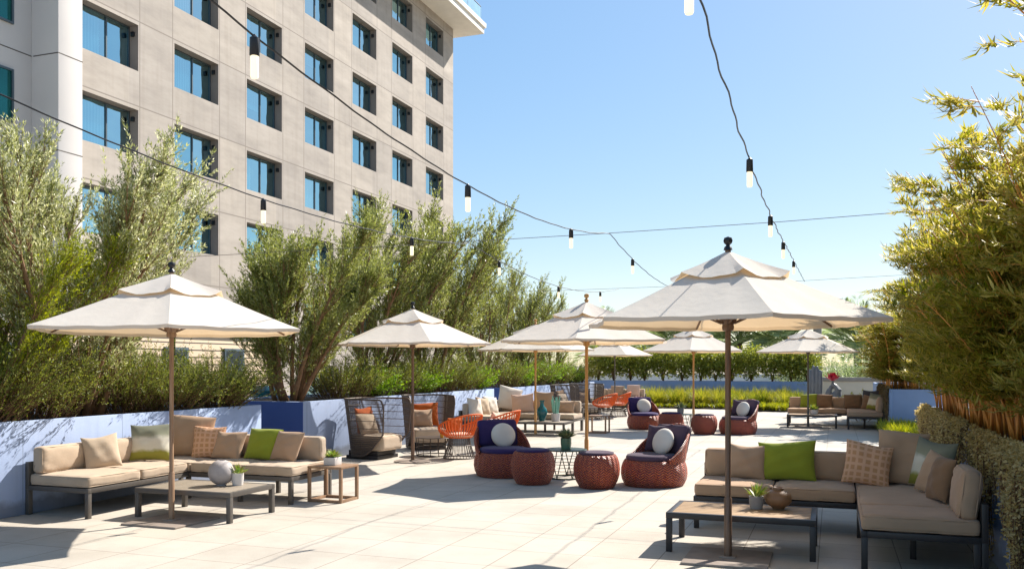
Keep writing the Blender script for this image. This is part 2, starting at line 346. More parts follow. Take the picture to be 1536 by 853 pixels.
def patterned(name):
    m, nt, o = newmat(name)
    uv = N(nt, 'ShaderNodeUVMap')
    b = N(nt, 'ShaderNodeTexBrick', offset=0.0, squash=1.0); b.inputs['Scale'].default_value = 1
    b.inputs['Brick Width'].default_value = .115; b.inputs['Row Height'].default_value = .115
    b.inputs['Mortar Size'].default_value = .026; b.inputs['Mortar Smooth'].default_value = .3
    b.inputs['Color1'].default_value = lin('#b98a5e'); b.inputs['Color2'].default_value = lin('#bd8c66'); b.inputs['Mortar'].default_value = lin('#d3a685')
    nt.links.new(uv.outputs[0], b.inputs['Vector'])
    p = N(nt, 'ShaderNodeBsdfPrincipled'); p.inputs['Roughness'].default_value = .9
    nt.links.new(b.outputs['Color'], p.inputs['Base Color']); nt.links.new(p.outputs[0], o.inputs[0]); return m

def striped(name):
    m, nt, o = newmat(name)
    uv = N(nt, 'ShaderNodeUVMap'); sx = N(nt, 'ShaderNodeSeparateXYZ'); nt.links.new(uv.outputs[0], sx.inputs[0])
    nz = N(nt, 'ShaderNodeTexNoise'); nz.inputs['Scale'].default_value = 7; nz.inputs['Detail'].default_value = 5
    nt.links.new(uv.outputs[0], nz.inputs['Vector'])
    ad = N(nt, 'ShaderNodeMath', operation='MULTIPLY_ADD'); ad.inputs[1].default_value = .12; nt.links.new(nz.outputs['Fac'], ad.inputs[0]); nt.links.new(sx.outputs[1], ad.inputs[2])
    c = ramp(nt, ad.outputs[0], [(.1, lin('#b7a98f')), (.17, lin('#7d7a2a')), (.36, lin('#8d8a36')), (.43, lin('#cfc9b4')), (.62, lin('#d3cdbc')), (.70, lin('#8f8f78')), (.92, lin('#6f705f'))])
    p = N(nt, 'ShaderNodeBsdfPrincipled'); p.inputs['Roughness'].default_value = .9
    nt.links.new(c, p.inputs['Base Color']); nt.links.new(p.outputs[0], o.inputs[0]); return m

make_mats()

# ------------------------------------------------------------------ mesh helpers
class MB:
    def __init__(s): s.v = []; s.f = []; s.uv = []; s.hasuv = False
    def add(s, vs, fs, uvs=None):
        b = len(s.v); s.v += [tuple(p) for p in vs]
        s.f += [tuple(i+b for i in q) for q in fs]
        if uvs is None: s.uv += [(0, 0)]*len(vs)
        else: s.uv += list(uvs); s.hasuv = True
        return s
    def mesh(s, name, smooth=True):
        me = bpy.data.meshes.new(name); me.from_pydata(s.v, [], s.f)
        if s.hasuv:
            l = me.uv_layers.new(name='UVMap')
            for lp in me.loops: l.data[lp.index].uv = s.uv[lp.vertex_index]
        me.validate(); me.update()
        if smooth: me.shade_smooth()
        return me
    def build(s, name, mat, parent=None, smooth=True, loc=None, rot=None, sharp=40):
        me = s.mesh(name, smooth)
        if smooth and sharp: me.set_sharp_from_angle(angle=R(sharp))
        return link(name, me, mat, parent, loc, rot)
    def box(s, x0, x1, y0, y1, z0, z1, bev=.004):
        bm = bmesh.new(); bmesh.ops.create_cube(bm, size=1)
        for v in bm.verts:
            v.co = Vector(((x0+x1)/2+v.co.x*(x1-x0), (y0+y1)/2+v.co.y*(y1-y0), (z0+z1)/2+v.co.z*(z1-z0)))
        if bev: bmesh.ops.bevel(bm, geom=bm.edges[:], offset=bev, segments=2, affect='EDGES', profile=.5)
        bm.verts.index_update()
        s.add([v.co[:] for v in bm.verts], [[v.index for v in f.verts] for f in bm.faces]); bm.free(); return s
    def tube(s, pts, r, n=8, closed=False, caps=True):
        pts = [Vector(p) for p in pts]; k = len(pts)
        rs = r if isinstance(r, (list, tuple)) else [r]*k
        vs = []; fs = []; prev = None
        for i, p in enumerate(pts):
            if closed: t = pts[(i+1) % k]-pts[i-1]
            else: t = pts[min(i+1, k-1)]-pts[max(i-1, 0)]
            t = t.normalized() if t.length > 1e-9 else Vector((0, 0, 1))
            a = prev if prev is not None else (Vector((0, 0, 1)) if abs(t.z) < .9 else Vector((1, 0, 0)))
            a = (a - t*a.dot(t)).normalized(); prev = a; b = t.cross(a)
            for j in range(n):
                th = 2*PI*j/n; vs.append(p+(a*math.cos(th)+b*math.sin(th))*rs[i])
        for i in range(k if closed else k-1):
            i2 = (i+1) % k
            for j in range(n): fs.append((i*n+j, i*n+(j+1) % n, i2*n+(j+1) % n, i2*n+j))
        if not closed and caps: fs.append(tuple(range(n-1, -1, -1))); fs.append(tuple((k-1)*n+j for j in range(n)))
        return s.add(vs, fs)
    def lathe(s, prof, n=32, c=(0, 0, 0), sx=1, sy=1, capb=True, capt=True):
        vs = []; fs = []; uv = []; L = 0
        for i, (r, z) in enumerate(prof):
            if i: L += math.hypot(r-prof[i-1][0], z-prof[i-1][1])
            for j in range(n+1):
                th = 2*PI*j/n
                vs.append((c[0]+sx*r*math.cos(th), c[1]+sy*r*math.sin(th), c[2]+z)); uv.append((th*.36, L))
        m = n+1
        for i in range(len(prof)-1):
            for j in range(n): fs.append((i*m+j, i*m+j+1, (i+1)*m+j+1, (i+1)*m+j))
        if capb and prof[0][0] > 1e-4: fs.append(tuple(range(n-1, -1, -1)))
        if capt and prof[-1][0] > 1e-4: fs.append(tuple((len(prof)-1)*m+j for j in range(n)))
        return s.add(vs, fs, uv)
    def cushion(s, x0, x1, y0, y1, z0, z1, r=.035, puff=.02, seed=0):
        n = 14; rnd = random.Random(seed)
        w, d, h = (x1-x0)/2, (y1-y0)/2, (z1-z0)/2; c = ((x0+x1)/2, (y0+y1)/2, (z0+z1)/2)
        ph = [rnd.uniform(0, 6) for _ in range(4)]
        hs = (w, d, h)
        for ax in range(3):
            u, v = (ax+1) % 3, (ax+2) % 3
            for sg in (-1, 1):
                vs = []
                for i in range(n+1):
                    for j in range(n+1):
                        p = [0, 0, 0]; p[ax] = sg*hs[ax]
                        p[u] = hs[u]*math.sin((i/n*2-1)*PI/2); p[v] = hs[v]*math.sin((j/n*2-1)*PI/2)
                        q = [max(-hs[k]+r, min(hs[k]-r, p[k])) for k in range(3)]
                        dv = Vector([p[k]-q[k] for k in range(3)])
                        if dv.length > 1e-9: dv = dv.normalized()*r
                        q = [q[k]+dv[k] for k in range(3)]
                        U, V, W = q[0]/w, q[1]/d, q[2]/h
                        th = min(range(3), key=lambda k: hs[k])
                        o1, o2 = [(U, V, W)[k] for k in range(3) if k != th]
                        q[th] += (q[th]/hs[th])*puff*(1-o1*o1)*(1-o2*o2)
                        wr = .0065*(math.sin(o1*7+ph[0])*math.cos(o2*5+ph[1])+.6*math.sin(o1*13+o2*9+ph[2]))
                        q[th] += wr
                        vs.append((q[0]+c[0], q[1]+c[1], q[2]+c[2]))
                fs = []
                for i in range(n):
                    for j in range(n):
                        a = (i*(n+1)+j, (i+1)*(n+1)+j, (i+1)*(n+1)+j+1, i*(n+1)+j+1)
                        fs.append(a if sg > 0 else a[::-1])
                s.add(vs, fs)
        th = min(range(3), key=lambda k: hs[k]); u, v = [k for k in range(3) if k != th]; e = r*.293-.001
        for sg in (-1, 1):
            lp = []
            for (a, b, t0) in ((1, 1, 0), (-1, 1, 90), (-1, -1, 180), (1, -1, 270)):
                for q in range(5):
                    an = R(t0+90*q/4); p = [0, 0, 0]; rr = r-e
                    p[u] = a*(hs[u]-r)+rr*math.cos(an); p[v] = b*(hs[v]-r)+rr*math.sin(an); p[th] = sg*(hs[th]-e)
                    lp.append([p[k]+c[k] for k in range(3)])
            s.tube(lp, .006, 5, True)
        return s
    def pillow(s, w, h, t, seed=0, rnd=False):
        r_ = random.Random(seed); n = 20; ph = [r_.uniform(0, 6) for _ in range(5)]
        for sg in (-1, 1):
            vs = []; uv = []
            for i in range(n+1):
                for j in range(n+1):
                    u = math.sin((i/n*2-1)*PI/2*.98)/math.sin(PI/2*.98); v = math.sin((j/n*2-1)*PI/2*.98)/math.sin(PI/2*.98)
                    if rnd:
                        a = u*math.sqrt(1-v*v/2); b = v*math.sqrt(1-u*u/2); rr = min(1, math.hypot(a, b))
                        x, z = a*w/2, b*h/2; y = math.sqrt(max(0, 1-rr**2.4))*t/2
                    else:
                        e = max(0, (1-abs(u)**3)*(1-abs(v)**3))
                        y = e**.55*t/2
                        x = u*w/2*(1-.07*(1-v*v)); z = v*h/2*(1-.07*(1-u*u))
                        y += .006*math.sin(u*6+ph[0]+v*3)*e + .005*math.sin(v*9+ph[1]-u*4)*e
                        z -= .015*math.cos(u*2+ph[2])*(v+1)/2
                    vs.append((x, sg*y, z+h/2)); uv.append((i/n, j/n))
            fs = []
            for i in range(n):
                for j in range(n):
                    a = (i*(n+1)+j, (i+1)*(n+1)+j, (i+1)*(n+1)+j+1, i*(n+1)+j+1)
                    fs.append(a if sg < 0 else a[::-1])
            s.add(vs, fs, uv)
        return s

def link(name, me, mat, parent=None, loc=None, rot=None):
    o = bpy.data.objects.new(name, me); COL.objects.link(o)
    if mat: me.materials.append(mat if not isinstance(mat, str) else M[mat])
    if parent: o.parent = parent
    if loc: o.location = loc
    if rot: o.rotation_euler = rot
    return o

def np_mesh(name, V, Q):
    V = np.asarray(V, dtype=np.float32).reshape(-1, 3); Q = np.asarray(Q, dtype=np.int32)
    me = bpy.data.meshes.new(name); k = Q.shape[1]
    me.vertices.add(len(V)); me.vertices.foreach_set('co', V.ravel())
    me.loops.add(Q.size); me.loops.foreach_set('vertex_index', Q.ravel())
    me.polygons.add(len(Q)); me.polygons.foreach_set('loop_start', np.arange(0, Q.size, k, dtype=np.int32))
    me.update(calc_edges=True); me.validate(); return me

def nrm(a): return a/np.maximum(np.linalg.norm(a, axis=-1, keepdims=True), 1e-9)

def leaf_mesh(name, P, D, S, L, W, fold=.15):
    P, D, S = np.asarray(P), nrm(np.asarray(D)), np.asarray(S)
    S = nrm(S - D*np.sum(S*D, axis=1, keepdims=True)); U = np.cross(D, S)
    L = np.broadcast_to(np.asarray(L, float), (len(P),))[:, None]; W = np.broadcast_to(np.asarray(W, float), (len(P),))[:, None]
    a = P; mid = P + D*L*.42 + U*L*fold*.3
    b = mid + S*W/2; c = P + D*L - U*L*fold*.2; d = mid - S*W/2
    V = np.stack([a, b, c, d], axis=1).reshape(-1, 3)
    return np_mesh(name, V, np.arange(len(P)*4).reshape(-1, 4))

# ------------------------------------------------------------------ scene bookkeeping
def tag(o, label, cat, group=None, kind=None):
    if label: o['label'] = label
    if cat: o['category'] = cat
    if group: o['group'] = group
    if kind: o['kind'] = kind
    return o
def thing(name, label, cat, loc=(0, 0, 0), rz=0, group=None):
    o = bpy.data.objects.new(name, None); o.empty_display_size = .1; COL.objects.link(o)
    o.location = loc; o.rotation_euler = (0, 0, rz)
    return tag(o, label, cat, group)
def dup(o, loc, rz=None, label=None, group=None, scale=None, parent=None):
    c = o.copy(); COL.objects.link(c); c.parent = parent
    if parent is None:
        c.location = loc
        if rz is not None: c.rotation_euler = (0, 0, rz)
        if scale: c.scale = (scale if isinstance(scale, tuple) else (scale,)*3)
        if label: c['label'] = label
        if group: c['group'] = group
    for ch in list(o.children): dup(ch, None, parent=c)
    return c
def struct(name, mb, mat):
    o = mb.build(name, mat, smooth=False); o['kind'] = 'structure'; return o

# ------------------------------------------------------------------ camera, sky, sun
CAM_H = 1.75; F = 1330.0; YAW = math.atan2(482, 1330)
cam = bpy.data.cameras.new('camera'); cam.sensor_width = 36; cam.lens = F/1536*36
cam.shift_y = (548-426.5)/1536; cam.clip_end = 3000; cam.clip_start = .05
co = bpy.data.objects.new('camera', cam); COL.objects.link(co)
co.location = (0, 0, CAM_H); co.rotation_euler = (R(90), 0, YAW); scene.camera = co
FW = Vector((-math.sin(YAW), math.cos(YAW), 0)); RT = Vector((math.cos(YAW), math.sin(YAW), 0))
def G(px, py, z=0.0):
    d = (CAM_H-z)*F/(py-548); s = (px-768)/F*d; p = FW*d+RT*s; return Vector((p.x, p.y, z))

sdir = Vector((-.52, -.98, -1)).normalized()       # the way the light travels
sun = bpy.data.lights.new('sun', 'SUN'); sun.energy = 4.3; sun.angle = R(.5); sun.color = (1, .945, .865)
so = bpy.data.objects.new('sun', sun); COL.objects.link(so); so.rotation_euler = sdir.to_track_quat('-Z', 'Y').to_euler()
so.location = (8, 10, 20)
w = bpy.data.worlds.new('World'); scene.world = w; w.use_nodes = True
wn = w.node_tree; bg = wn.nodes['Background']
sky = wn.nodes.new('ShaderNodeTexSky'); sky.sky_type = 'NISHITA'; sky.sun_disc = False
elev = math.asin(-sdir.z); sky.sun_elevation = elev; sky.sun_rotation = math.atan2(-sdir.x, -sdir.y)
sky.air_density = 1.0; sky.dust_density = .5; sky.ozone_density = 2.0; sky.altitude = 50
gm = wn.nodes.new('ShaderNodeGamma'); gm.inputs[1].default_value = .42
wn.links.new(sky.outputs[0], gm.inputs[0])
hs = wn.nodes.new('ShaderNodeHueSaturation'); hs.inputs['Saturation'].default_value = 2.0; hs.inputs['Hue'].default_value = .503; hs.inputs['Value'].default_value = 1.33
wn.links.new(gm.outputs[0], hs.inputs['Color']); wn.links.new(hs.outputs[0], bg.inputs[0]); bg.inputs[1].default_value = .15
scene.view_settings.view_transform = 'Standard'; scene.view_settings.look = 'None'
scene.view_settings.exposure = 1.2; scene.view_settings.gamma = 1
scene.cycles.use_denoising = True
scene.cycles.max_bounces = 7; scene.cycles.transparent_max_bounces = 6

# ------------------------------------------------------------------ setting
struct('ground', MB().add([(-900, -300, -.05), (900, -300, -.05), (900, 2000, -.05), (-900, 2000, -.05)], [(0, 1, 2, 3)]), 'ground')
struct('terrace_floor', MB().add([(-11.6, -3, 0), (5.5, -3, 0), (5.5, 46, 0), (-11.6, 46, 0)], [(0, 1, 2, 3)]), 'paving')

def planter(name, x0, x1, y0, y1, h, mat, label, soil=.06, shade_navy=True):
    t = thing(name, label, 'planter', ((x0+x1)/2, (y0+y1)/2, 0))
    cx, cy = (x0+x1)/2, (y0+y1)/2; X, Y = (x1-x0)/2, (y1-y0)/2; wl = .09
    m = MB()
    m.box(-X, -X+wl, -Y, Y, 0, h, .008).box(X-wl, X, -Y, Y, 0, h, .008)
    m.box(-X+wl, X-wl, -Y, -Y+wl, 0, h-.001, .008).box(-X+wl, X-wl, Y-wl, Y, 0, h-.001, .008)
    m.build('planter_wall', mat, t)
    if shade_navy: MB().box(-X+.004, X-.004, -Y-.012, -Y-.002, .004, h-.004, .003).build('end_shade', 'shade_navy', t)  # shade on the near end, put in as a thin darker blue sheet
    n = 24; vs = []; fs = []
    for i in range(n+1):
        for j in range(7):
            vs.append((-X+wl+(2*X-2*wl)*j/6, -Y+wl+(2*Y-2*wl)*i/n, h-soil+random.uniform(-.03, .03)))
    for i in range(n):
        for j in range(6): fs.append((i*7+j, i*7+j+1, (i+1)*7+j+1, (i+1)*7+j))
    MB().add(vs, fs).build('soil', 'soil', t)
    return t
PH = 1.10
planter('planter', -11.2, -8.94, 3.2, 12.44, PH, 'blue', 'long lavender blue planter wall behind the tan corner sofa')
planter('planter', -11.2, -8.94, 13.68, 23.2, PH, 'blue', 'lavender blue planter with its shaded end coloured dark blue behind the wicker cage chairs')
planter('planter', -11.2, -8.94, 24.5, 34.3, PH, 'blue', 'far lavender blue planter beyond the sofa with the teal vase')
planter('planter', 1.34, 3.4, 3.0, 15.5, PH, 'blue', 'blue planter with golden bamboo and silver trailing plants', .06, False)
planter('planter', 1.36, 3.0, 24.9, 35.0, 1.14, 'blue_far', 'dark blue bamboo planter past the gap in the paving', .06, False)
planter('planter', -11.4, -.6, 40.6, 42.2, 1.05, 'blue_far', 'low grey blue planter under the clipped hedge trees', .04, False)

# pale parapet behind the hedge and the cream wall beside the sculpture
def capwall(name, label, x0, x1, y0, y1, h, mat, cap=.1):
    t = thing(name, label, 'wall', ((x0+x1)/2, (y0+y1)/2, 0))
    X, Y = (x1-x0)/2, (y1-y0)/2
    MB().box(-X, X, -Y, Y, 0, h-cap, .01).build('wall_face', mat, t)
    MB().box(-X-.03, X+.03, -Y-.04, Y+.04, h-cap, h, .012).build('coping', 'cap' if mat == 'cream_w' else 'white_w', t)
    return t
capwall('parapet_wall', 'white parapet wall behind the row of clipped hedge trees', -14, -.3, 44.2, 44.5, 1.34, 'white_w')
capwall('garden_wall', 'cream wall with grey coping behind the hand sculpture', -.45, 5.2, 38.0, 38.3, 1.28, 'cream_w', .16)

# low annex with horizontal boards behind the left trees
t = thing('annex_building', 'low annex with cream horizontal boards behind the left trees', 'annex', (-18.4, 17, 0))
MB().box(-3, 0, -11, 9.5, 0, 2.75, .01).build('wall', 'siding', t)
MB().box(-3.1, .12, -11.1, 9.6, 2.75, 2.95, .02).build('roof', 'white_w', t)
for k in range(7):
    f = MB().box(.002, .06, -9.6+k*2.7, -8.6+k*2.7, .5, 2.3, .005).build('window', 'win_frame', t)
    MB().box(.061, .066, -9.52+k*2.7, -8.68+k*2.7, .58, 2.22, 0).build('pane', 'interior', f)

# ------------------------------------------------------------------ hotel
BX = -25.0; REC = .47; Y0 = 23.6; Y1 = 56.9; ZT = 25.25
t = thing('hotel_building', 'grey concrete hotel block with rows of recessed square blue windows', 'building', (0, 0, 0))
cols = [24.3+4.7*k for k in range(7)]; WW = 2.72; rows = [24.5-3.25*k for k in range(8)]; WH = 1.76
ys = sorted([Y0, Y1]+[c for c in cols]+[c+WW for c in cols]); zs = sorted([-.05, ZT]+rows+[r-WH for r in rows])
m = MB(); rv = MB()
isw = lambda a, b, c, d: any(abs(a-q) < 1e-6 for q in cols) and any(abs(d-q) < 1e-6 for q in rows)
for a, b in zip(ys, ys[1:]):
    for c, d in zip(zs, zs[1:]):
        if isw(a, b, c, d):
            pass
        else: m.add([(BX, a, c), (BX, b, c), (BX, b, d), (BX, a, d)], [(0, 1, 2, 3)])
m.add([(BX, Y1, -.05), (BX-14, Y1, -.05), (BX-14, Y1, ZT), (BX, Y1, ZT)], [(0, 1, 2, 3)])
m.add([(BX, Y0, -.05), (BX-14, Y0, -.05), (BX-14, Y0, ZT), (BX, Y0, ZT)], [(3, 2, 1, 0)])
m.build('facade', 'concrete', t, smooth=False)
rw = random.Random(3)
for i, c in enumerate(cols):
    for r in rows:
        z0, z1 = r-WH, r; x = BX-REC
        f = MB(); e = .06; sp = c+WW*.57
        f.box(x+.005, x+.07, c, c+e, z0, z1, 0).box(x+.005, x+.07, c+WW-e, c+WW, z0, z1, 0)
        f.box(x+.004, x+.068, c+e, c+WW-e, z0, z0+e, 0).box(x+.004, x+.068, c+e, c+WW-e, z1-e, z1, 0)
        f.box(x+.003, x+.075, sp-.03, sp+.03, z0+e, z1-e, 0)
        f = f.build('window', 'win_frame', t, smooth=False)
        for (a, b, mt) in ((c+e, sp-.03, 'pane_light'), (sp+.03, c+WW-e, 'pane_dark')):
            MB().add([(x+.03, a, z0+e), (x+.03, b, z0+e), (x+.03, b, z1-e), (x+.03, a, z1-e)], [(0, 1, 2, 3)]).build('pane', mt, f, smooth=False)
        a, b, c_, d_ = c, c+WW, z0, z1
        MB().add([(BX, a, c_), (BX, b, c_), (BX, b, d_), (BX, a, d_), (x, a, c_), (x, b, c_), (x, b, d_), (x, a, d_)],
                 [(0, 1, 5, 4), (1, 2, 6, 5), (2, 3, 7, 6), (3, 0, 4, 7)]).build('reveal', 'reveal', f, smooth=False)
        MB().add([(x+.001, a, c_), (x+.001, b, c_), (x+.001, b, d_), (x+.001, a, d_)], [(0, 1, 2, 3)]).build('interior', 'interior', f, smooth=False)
        cw = rw.choice((.35, .55, .8, 1.0, 1.0)); zc = z0+e+(0 if rw.random() < .75 else rw.uniform(.2, .9))
        cu = MB().add([(x+.012, c+e, zc), (x+.012, c+e+(sp-c-e)*cw, zc), (x+.012, c+e+(sp-c-e)*cw, z1-e), (x+.012, c+e, z1-e)], [(0, 1, 2, 3)])
        if rw.random() < .3: cu.add([(x+.012, c+WW-e-.3, z0+e), (x+.012, c+WW-e, z0+e), (x+.012, c+WW-e, z1-e), (x+.012, c+WW-e-.3, z1-e)], [(0, 1, 2, 3)])
        cu.build('curtain', 'curtain', f, smooth=False)
        # small wall lamp / vent box on the far jamb
        MB().box(BX-.30, BX-.16, c+WW-.09, c+WW-.004, z1-.42, z1-.24, .01).build('vent_box', 'black', f)
# roof slab overhanging the corner
MB().box(BX-14, BX+1.7, Y0+3, Y1+1.6, ZT, ZT+.42, .02).build('roof_slab', 'white_w', t)
rl = MB().box(BX-14, BX+1.82, Y0+3, Y1+1.72, ZT+.42, ZT+.75, .03).build('roof_edge', 'white_w', t)
rg = MB().box(BX+1.5, BX+1.52, Y0+3, Y1+1.5, ZT+.8, ZT+1.85, 0).box(BX-6, BX+1.5, Y1+1.4, Y1+1.42, ZT+.8, ZT+1.85, 0).build('railing', 'rail_glass', t)
hr = MB().tube([(BX+1.51, Y0+3, ZT+1.9), (BX+1.51, Y1+1.41, ZT+1.9), (BX-6, Y1+1.41, ZT+1.9)], .03)
for k in range(12): hr.tube([(BX+1.51, Y1+1.41-k*2.4, ZT+.7), (BX+1.51, Y1+1.41-k*2.4, ZT+1.9)], .02, 6)
hr.build('handrail', 'frame_dark', rg)

# white wing with pier to the near end of the hotel
t = thing('hotel_wing', 'white panelled wing with green edged windows beside the grey block', 'building', (0, 0, 0))
MB().box(-39, -25.47, 2, 22.64, -.05, 27, .01).build('wall', 'pier', t)
MB().box(-39, -24.3, 22.645, 23.66, -.05, 27, .015).build('pier', 'pier', t)
j = MB()
for k in range(8):
    z = 11.9+3.25*(k-3)+.28
    j.box(-25.469, -25.463, 2, 22.63, z-.018, z+.018, 0)
    j.box(-25.4, -24.296, 22.639, 23.663, z-.018, z+.018, 0)
for y in (5.6, 9.9, 14.1, 18.3): j.box(-25.469, -25.464, y-.015, y+.015, 0, 27, 0)
j.build('panel_joint', 'pier_joint', t, smooth=False)
for r in [11.5+3.25*k for k in range(-2, 5)]:
    for y in (3.2, 10.0, 17.6):
        f = MB()
        f.box(-25.468, -25.40, y, y+.07, r-WH, r, 0).box(-25.468, -25.40, y+4.23, y+4.3, r-WH, r, 0)
        f.box(-25.468, -25.402, y+.07, y+4.23, r-WH, r-WH+.07, 0).box(-25.468, -25.402, y+.07, y+4.23, r-.07, r, 0)
        f.box(-25.468, -25.398, y+2.66, y+2.72, r-WH+.07, r-.07, 0)
        f = f.build('window', 'win_frame', t, smooth=False)
        for a, b, mt in ((y+.07, y+2.66, 'pane_blue'), (y+2.72, y+4.23, 'pane_green')):
            MB().add([(-25.44, a, r-WH+.07), (-25.44, b, r-WH+.07), (-25.44, b, r-.07), (-25.44, a, r-.07)], [(0, 1, 2, 3)]).build('pane', mt, f, smooth=False)

# far lamp post beyond the umbrellas
t = thing('lamp_post', 'grey lamp post standing beyond the far umbrella', 'lamp post', (-.75, 47, 0))
MB().tube([(0, 0, 0), (0, 0, 4.6)], [.22, .2], 12).build('post', 'cap', t)
MB().box(-.28, .28, -.28, .28, 0, .25, .02).build('base', 'cap', t)
# teal bin in the gap between the planters
t = thing('teal_bin', 'dark teal lidded bin behind the gap between the planters', 'bin', (-11.85, 16.6, 0))
MB().lathe([(.27, 0), (.31, 1.12), (.32, 1.14)], 24).build('bin_body', 'teal', t)
MB().lathe([(.335, 1.142), (.335, 1.2), (.2, 1.30), (0.0, 1.33)], 24).build('lid', 'teal', t)

# ------------------------------------------------------------------ umbrellas
UG = 'cream market umbrellas over the seating groups'
def umbrella(loc, rz, label, pole, plate='square', finial='black', poler=.026, RR=1.47):
    t = thing('patio_umbrella', label, 'umbrella', loc, rz, UG)
    ZR, ZA = 2.15, 2.79; n = 6
    if plate == 'square':
        MB().box(-.37, .37, -.37, .37, .0, .022, .004).box(-.07, .07, -.07, .07, .022, .032, .003).build('base_plate', 'plate', t, rot=(0, 0, -rz))
    else:
        MB().lathe([(.335, 0), (.335, .016), (.31, .026), (.05, .03)], 40).build('base_plate', 'plate', t)
    MB().lathe([(poler*1.35, .02), (poler*1.35, .55), (poler*1.1, .56), (poler, .57), (poler, 2.8)], 16).build('pole', pole, t)
    fm = 'wood_orange' if finial == 'wood' else 'black'
    MB().lathe([(.0, 2.785), (.04, 2.795), (.034, 2.82), (.02, 2.832), (.018, 2.842), (.036, 2.858), (.042, 2.88), (.034, 2.905), (.0, 2.918)], 16).build('finial', fm, t)
    MB().lathe([(poler, 2.06), (.05, 2.07), (.055, 2.1), (.05, 2.12), (.075, 2.15), (.08, 2.175), (poler, 2.19)], 16).build('hub', pole, t)
    def prof(u):      # u 0 apex .. 1 rim, height along a rib
        return ZR+(ZA-.03-ZR)*((1-u)**1.06)-.0
    A = 10; Bn = 12
    m = MB(); vs = []; fs = []; 
    for k in range(n):
        a0 = 2*PI*k/n; a1 = 2*PI*(k+1)/n; b = len(vs)
        for i in range(A+1):
            u = .1+.9*i/A
            p0 = Vector((math.cos(a0)*RR*u, math.sin(a0)*RR*u)); p1 = Vector((math.cos(a1)*RR*u, math.sin(a1)*RR*u))
            for j in range(Bn+1):
                s = j/Bn; q = p0.lerp(p1, s); sag = 4*s*(1-s)
                q = q*(1-.035*sag*u**3)
                z = prof(u)-.035*sag*u*(1.05-u*.75)-.004*math.sin(s*19+k*2)*u
                vs.append((q.x, q.y, z))
        # hem hanging from the rim
        for j in range(Bn+1):
            v = vs[b+A*(Bn+1)+j]; vs.append((v[0]*.994, v[1]*.994, v[2]-.035))
        for i in range(A+1):
            for j in range(Bn):
                fs.append((b+i*(Bn+1)+j, b+(i+1)*(Bn+1)+j, b+(i+1)*(Bn+1)+j+1, b+i*(Bn+1)+j+1))
    m.add(vs, fs)
    cp = m.build('canopy', 'canopy', t, sharp=12)
    v = MB(); vs = []; fs = []
    for k in range(n):
        a0 = 2*PI*k/n; a1 = 2*PI*(k+1)/n; b = len(vs)
        for i in range(6):
            u = .03+.365*i/5
            p0 = Vector((math.cos(a0)*RR*u, math.sin(a0)*RR*u)); p1 = Vector((math.cos(a1)*RR*u, math.sin(a1)*RR*u))
            for j in range(9):
                s = j/8; q = p0.lerp(p1, s); sag = 4*s*(1-s); e = (i/5)**2
                z = prof(u)+.03+.035*e*abs(2*s-1)**3-.030*sag*e+.006*math.sin(s*14+k)*e
                q = q*(1+.06*e*sag*(1 if k % 2 else .6))
                vs.append((q.x, q.y, z))
        for i in range(5):
            for j in range(8): fs.append((b+i*9+j, b+(i+1)*9+j, b+(i+1)*9+j+1, b+i*9+j+1))
    v.add(vs, fs).build('vent', 'canopy', cp, sharp=12)
    for k in range(n):
        a = 2*PI*k/n; r = MB(); c, s = math.cos(a), math.sin(a)
        r.tube([(c*RR*u, s*RR*u, prof(u)-.022) for u in (.04, .3, .6, .985)], .011, 6)
        rb = r.build('rib', 'wood_brown', t)
        MB().tube([(c*.06, s*.06, 2.13), (c*RR*.5, s*RR*.5, prof(.5)-.04)], .009, 6).build('strut', 'wood_brown', rb)
    return t
ua = YAW-PI/2
UM = [((-.897, 8.216, 0), .945, 'large cream umbrella over the slatted table at the near right', 'wood_brown', 'square', 'black', ua, .026),
      ((-6.98, 8.05, 0), 1.04, 'cream umbrella beside the low table in front of the wall sofa', 'wood_tan', 'square', 'black', YAW+R(-70), .024),
      ((-7.21, 14.58, 0), 1, 'cream umbrella on a round base between the cage chairs and orange chairs', 'wood_brown', 'round', 'black', R(68), .024),
      ((-3.76, 13.92, 0), 1, 'cream umbrella with orange wooden pole behind the two near wicker poufs', 'wood_orange', 'round', 'wood', YAW+R(-101), .026),
      ((-7.0, 21.04, 0), 1, 'cream umbrella with orange pole at the table with the teal vase', 'wood_orange', 'square', 'wood', R(75), .026),
      ((-7.9, 33.4, 0), 1, 'smallest cream umbrella on a grey pole by the far grasses', 'pole_grey', 'square', 'black', R(60), .024),
      ((-3.56, 24.25, 0), 1, 'cream umbrella with orange pole among the farther wicker lounge chairs', 'wood_orange', 'round', 'wood', R(95), .026),
      ((-.675, 26.55, 0), 1, 'cream umbrella on a thin dark pole by the far dark sofa', 'frame', 'square', 'black', R(80), .024)]
for l, q, lb, p, pl, fi, a, pr in UM: umbrella(l, a, lb, p, pl, fi, pr, 1.47*q)

# ------------------------------------------------------------------ sofas
def leg(par, x, y, h, mat, w=.026): MB().box(x-w, x+w, y-w, y+w, 0, h, .003).build('leg', mat, par)
def sofa(name, label, loc, seats, backs, rails, posts, legs, fab, fmat, group, seed=0):
    t = thing(name, label, 'sofa', loc, 0, group)
    m = MB()
    for b in rails: m.box(*b, bev=.003)
    m.build('frame', fmat, t)
    for x, y in legs: leg(t, x, y, .29, fmat)
    for b in posts: MB().box(*b, bev=.003).build('back_frame', fmat, t)
    for i, (x0, x1, y0, y1) in enumerate(seats):
        MB().cushion(x0+.004, x1-.004, y0+.004, y1-.004, .352, .478, .04, .018, seed+i).build('seat_cushion', fab, t, sharp=0)
    for i, (x0, x1, y0, y1) in enumerate(backs):
        MB().cushion(x0+.004, x1-.004, y0, y1, .483, .80, .05, .02, seed+20+i).build('back_cushion', fab, t, sharp=0)
    return t
SG = 'low modular corner sofas'
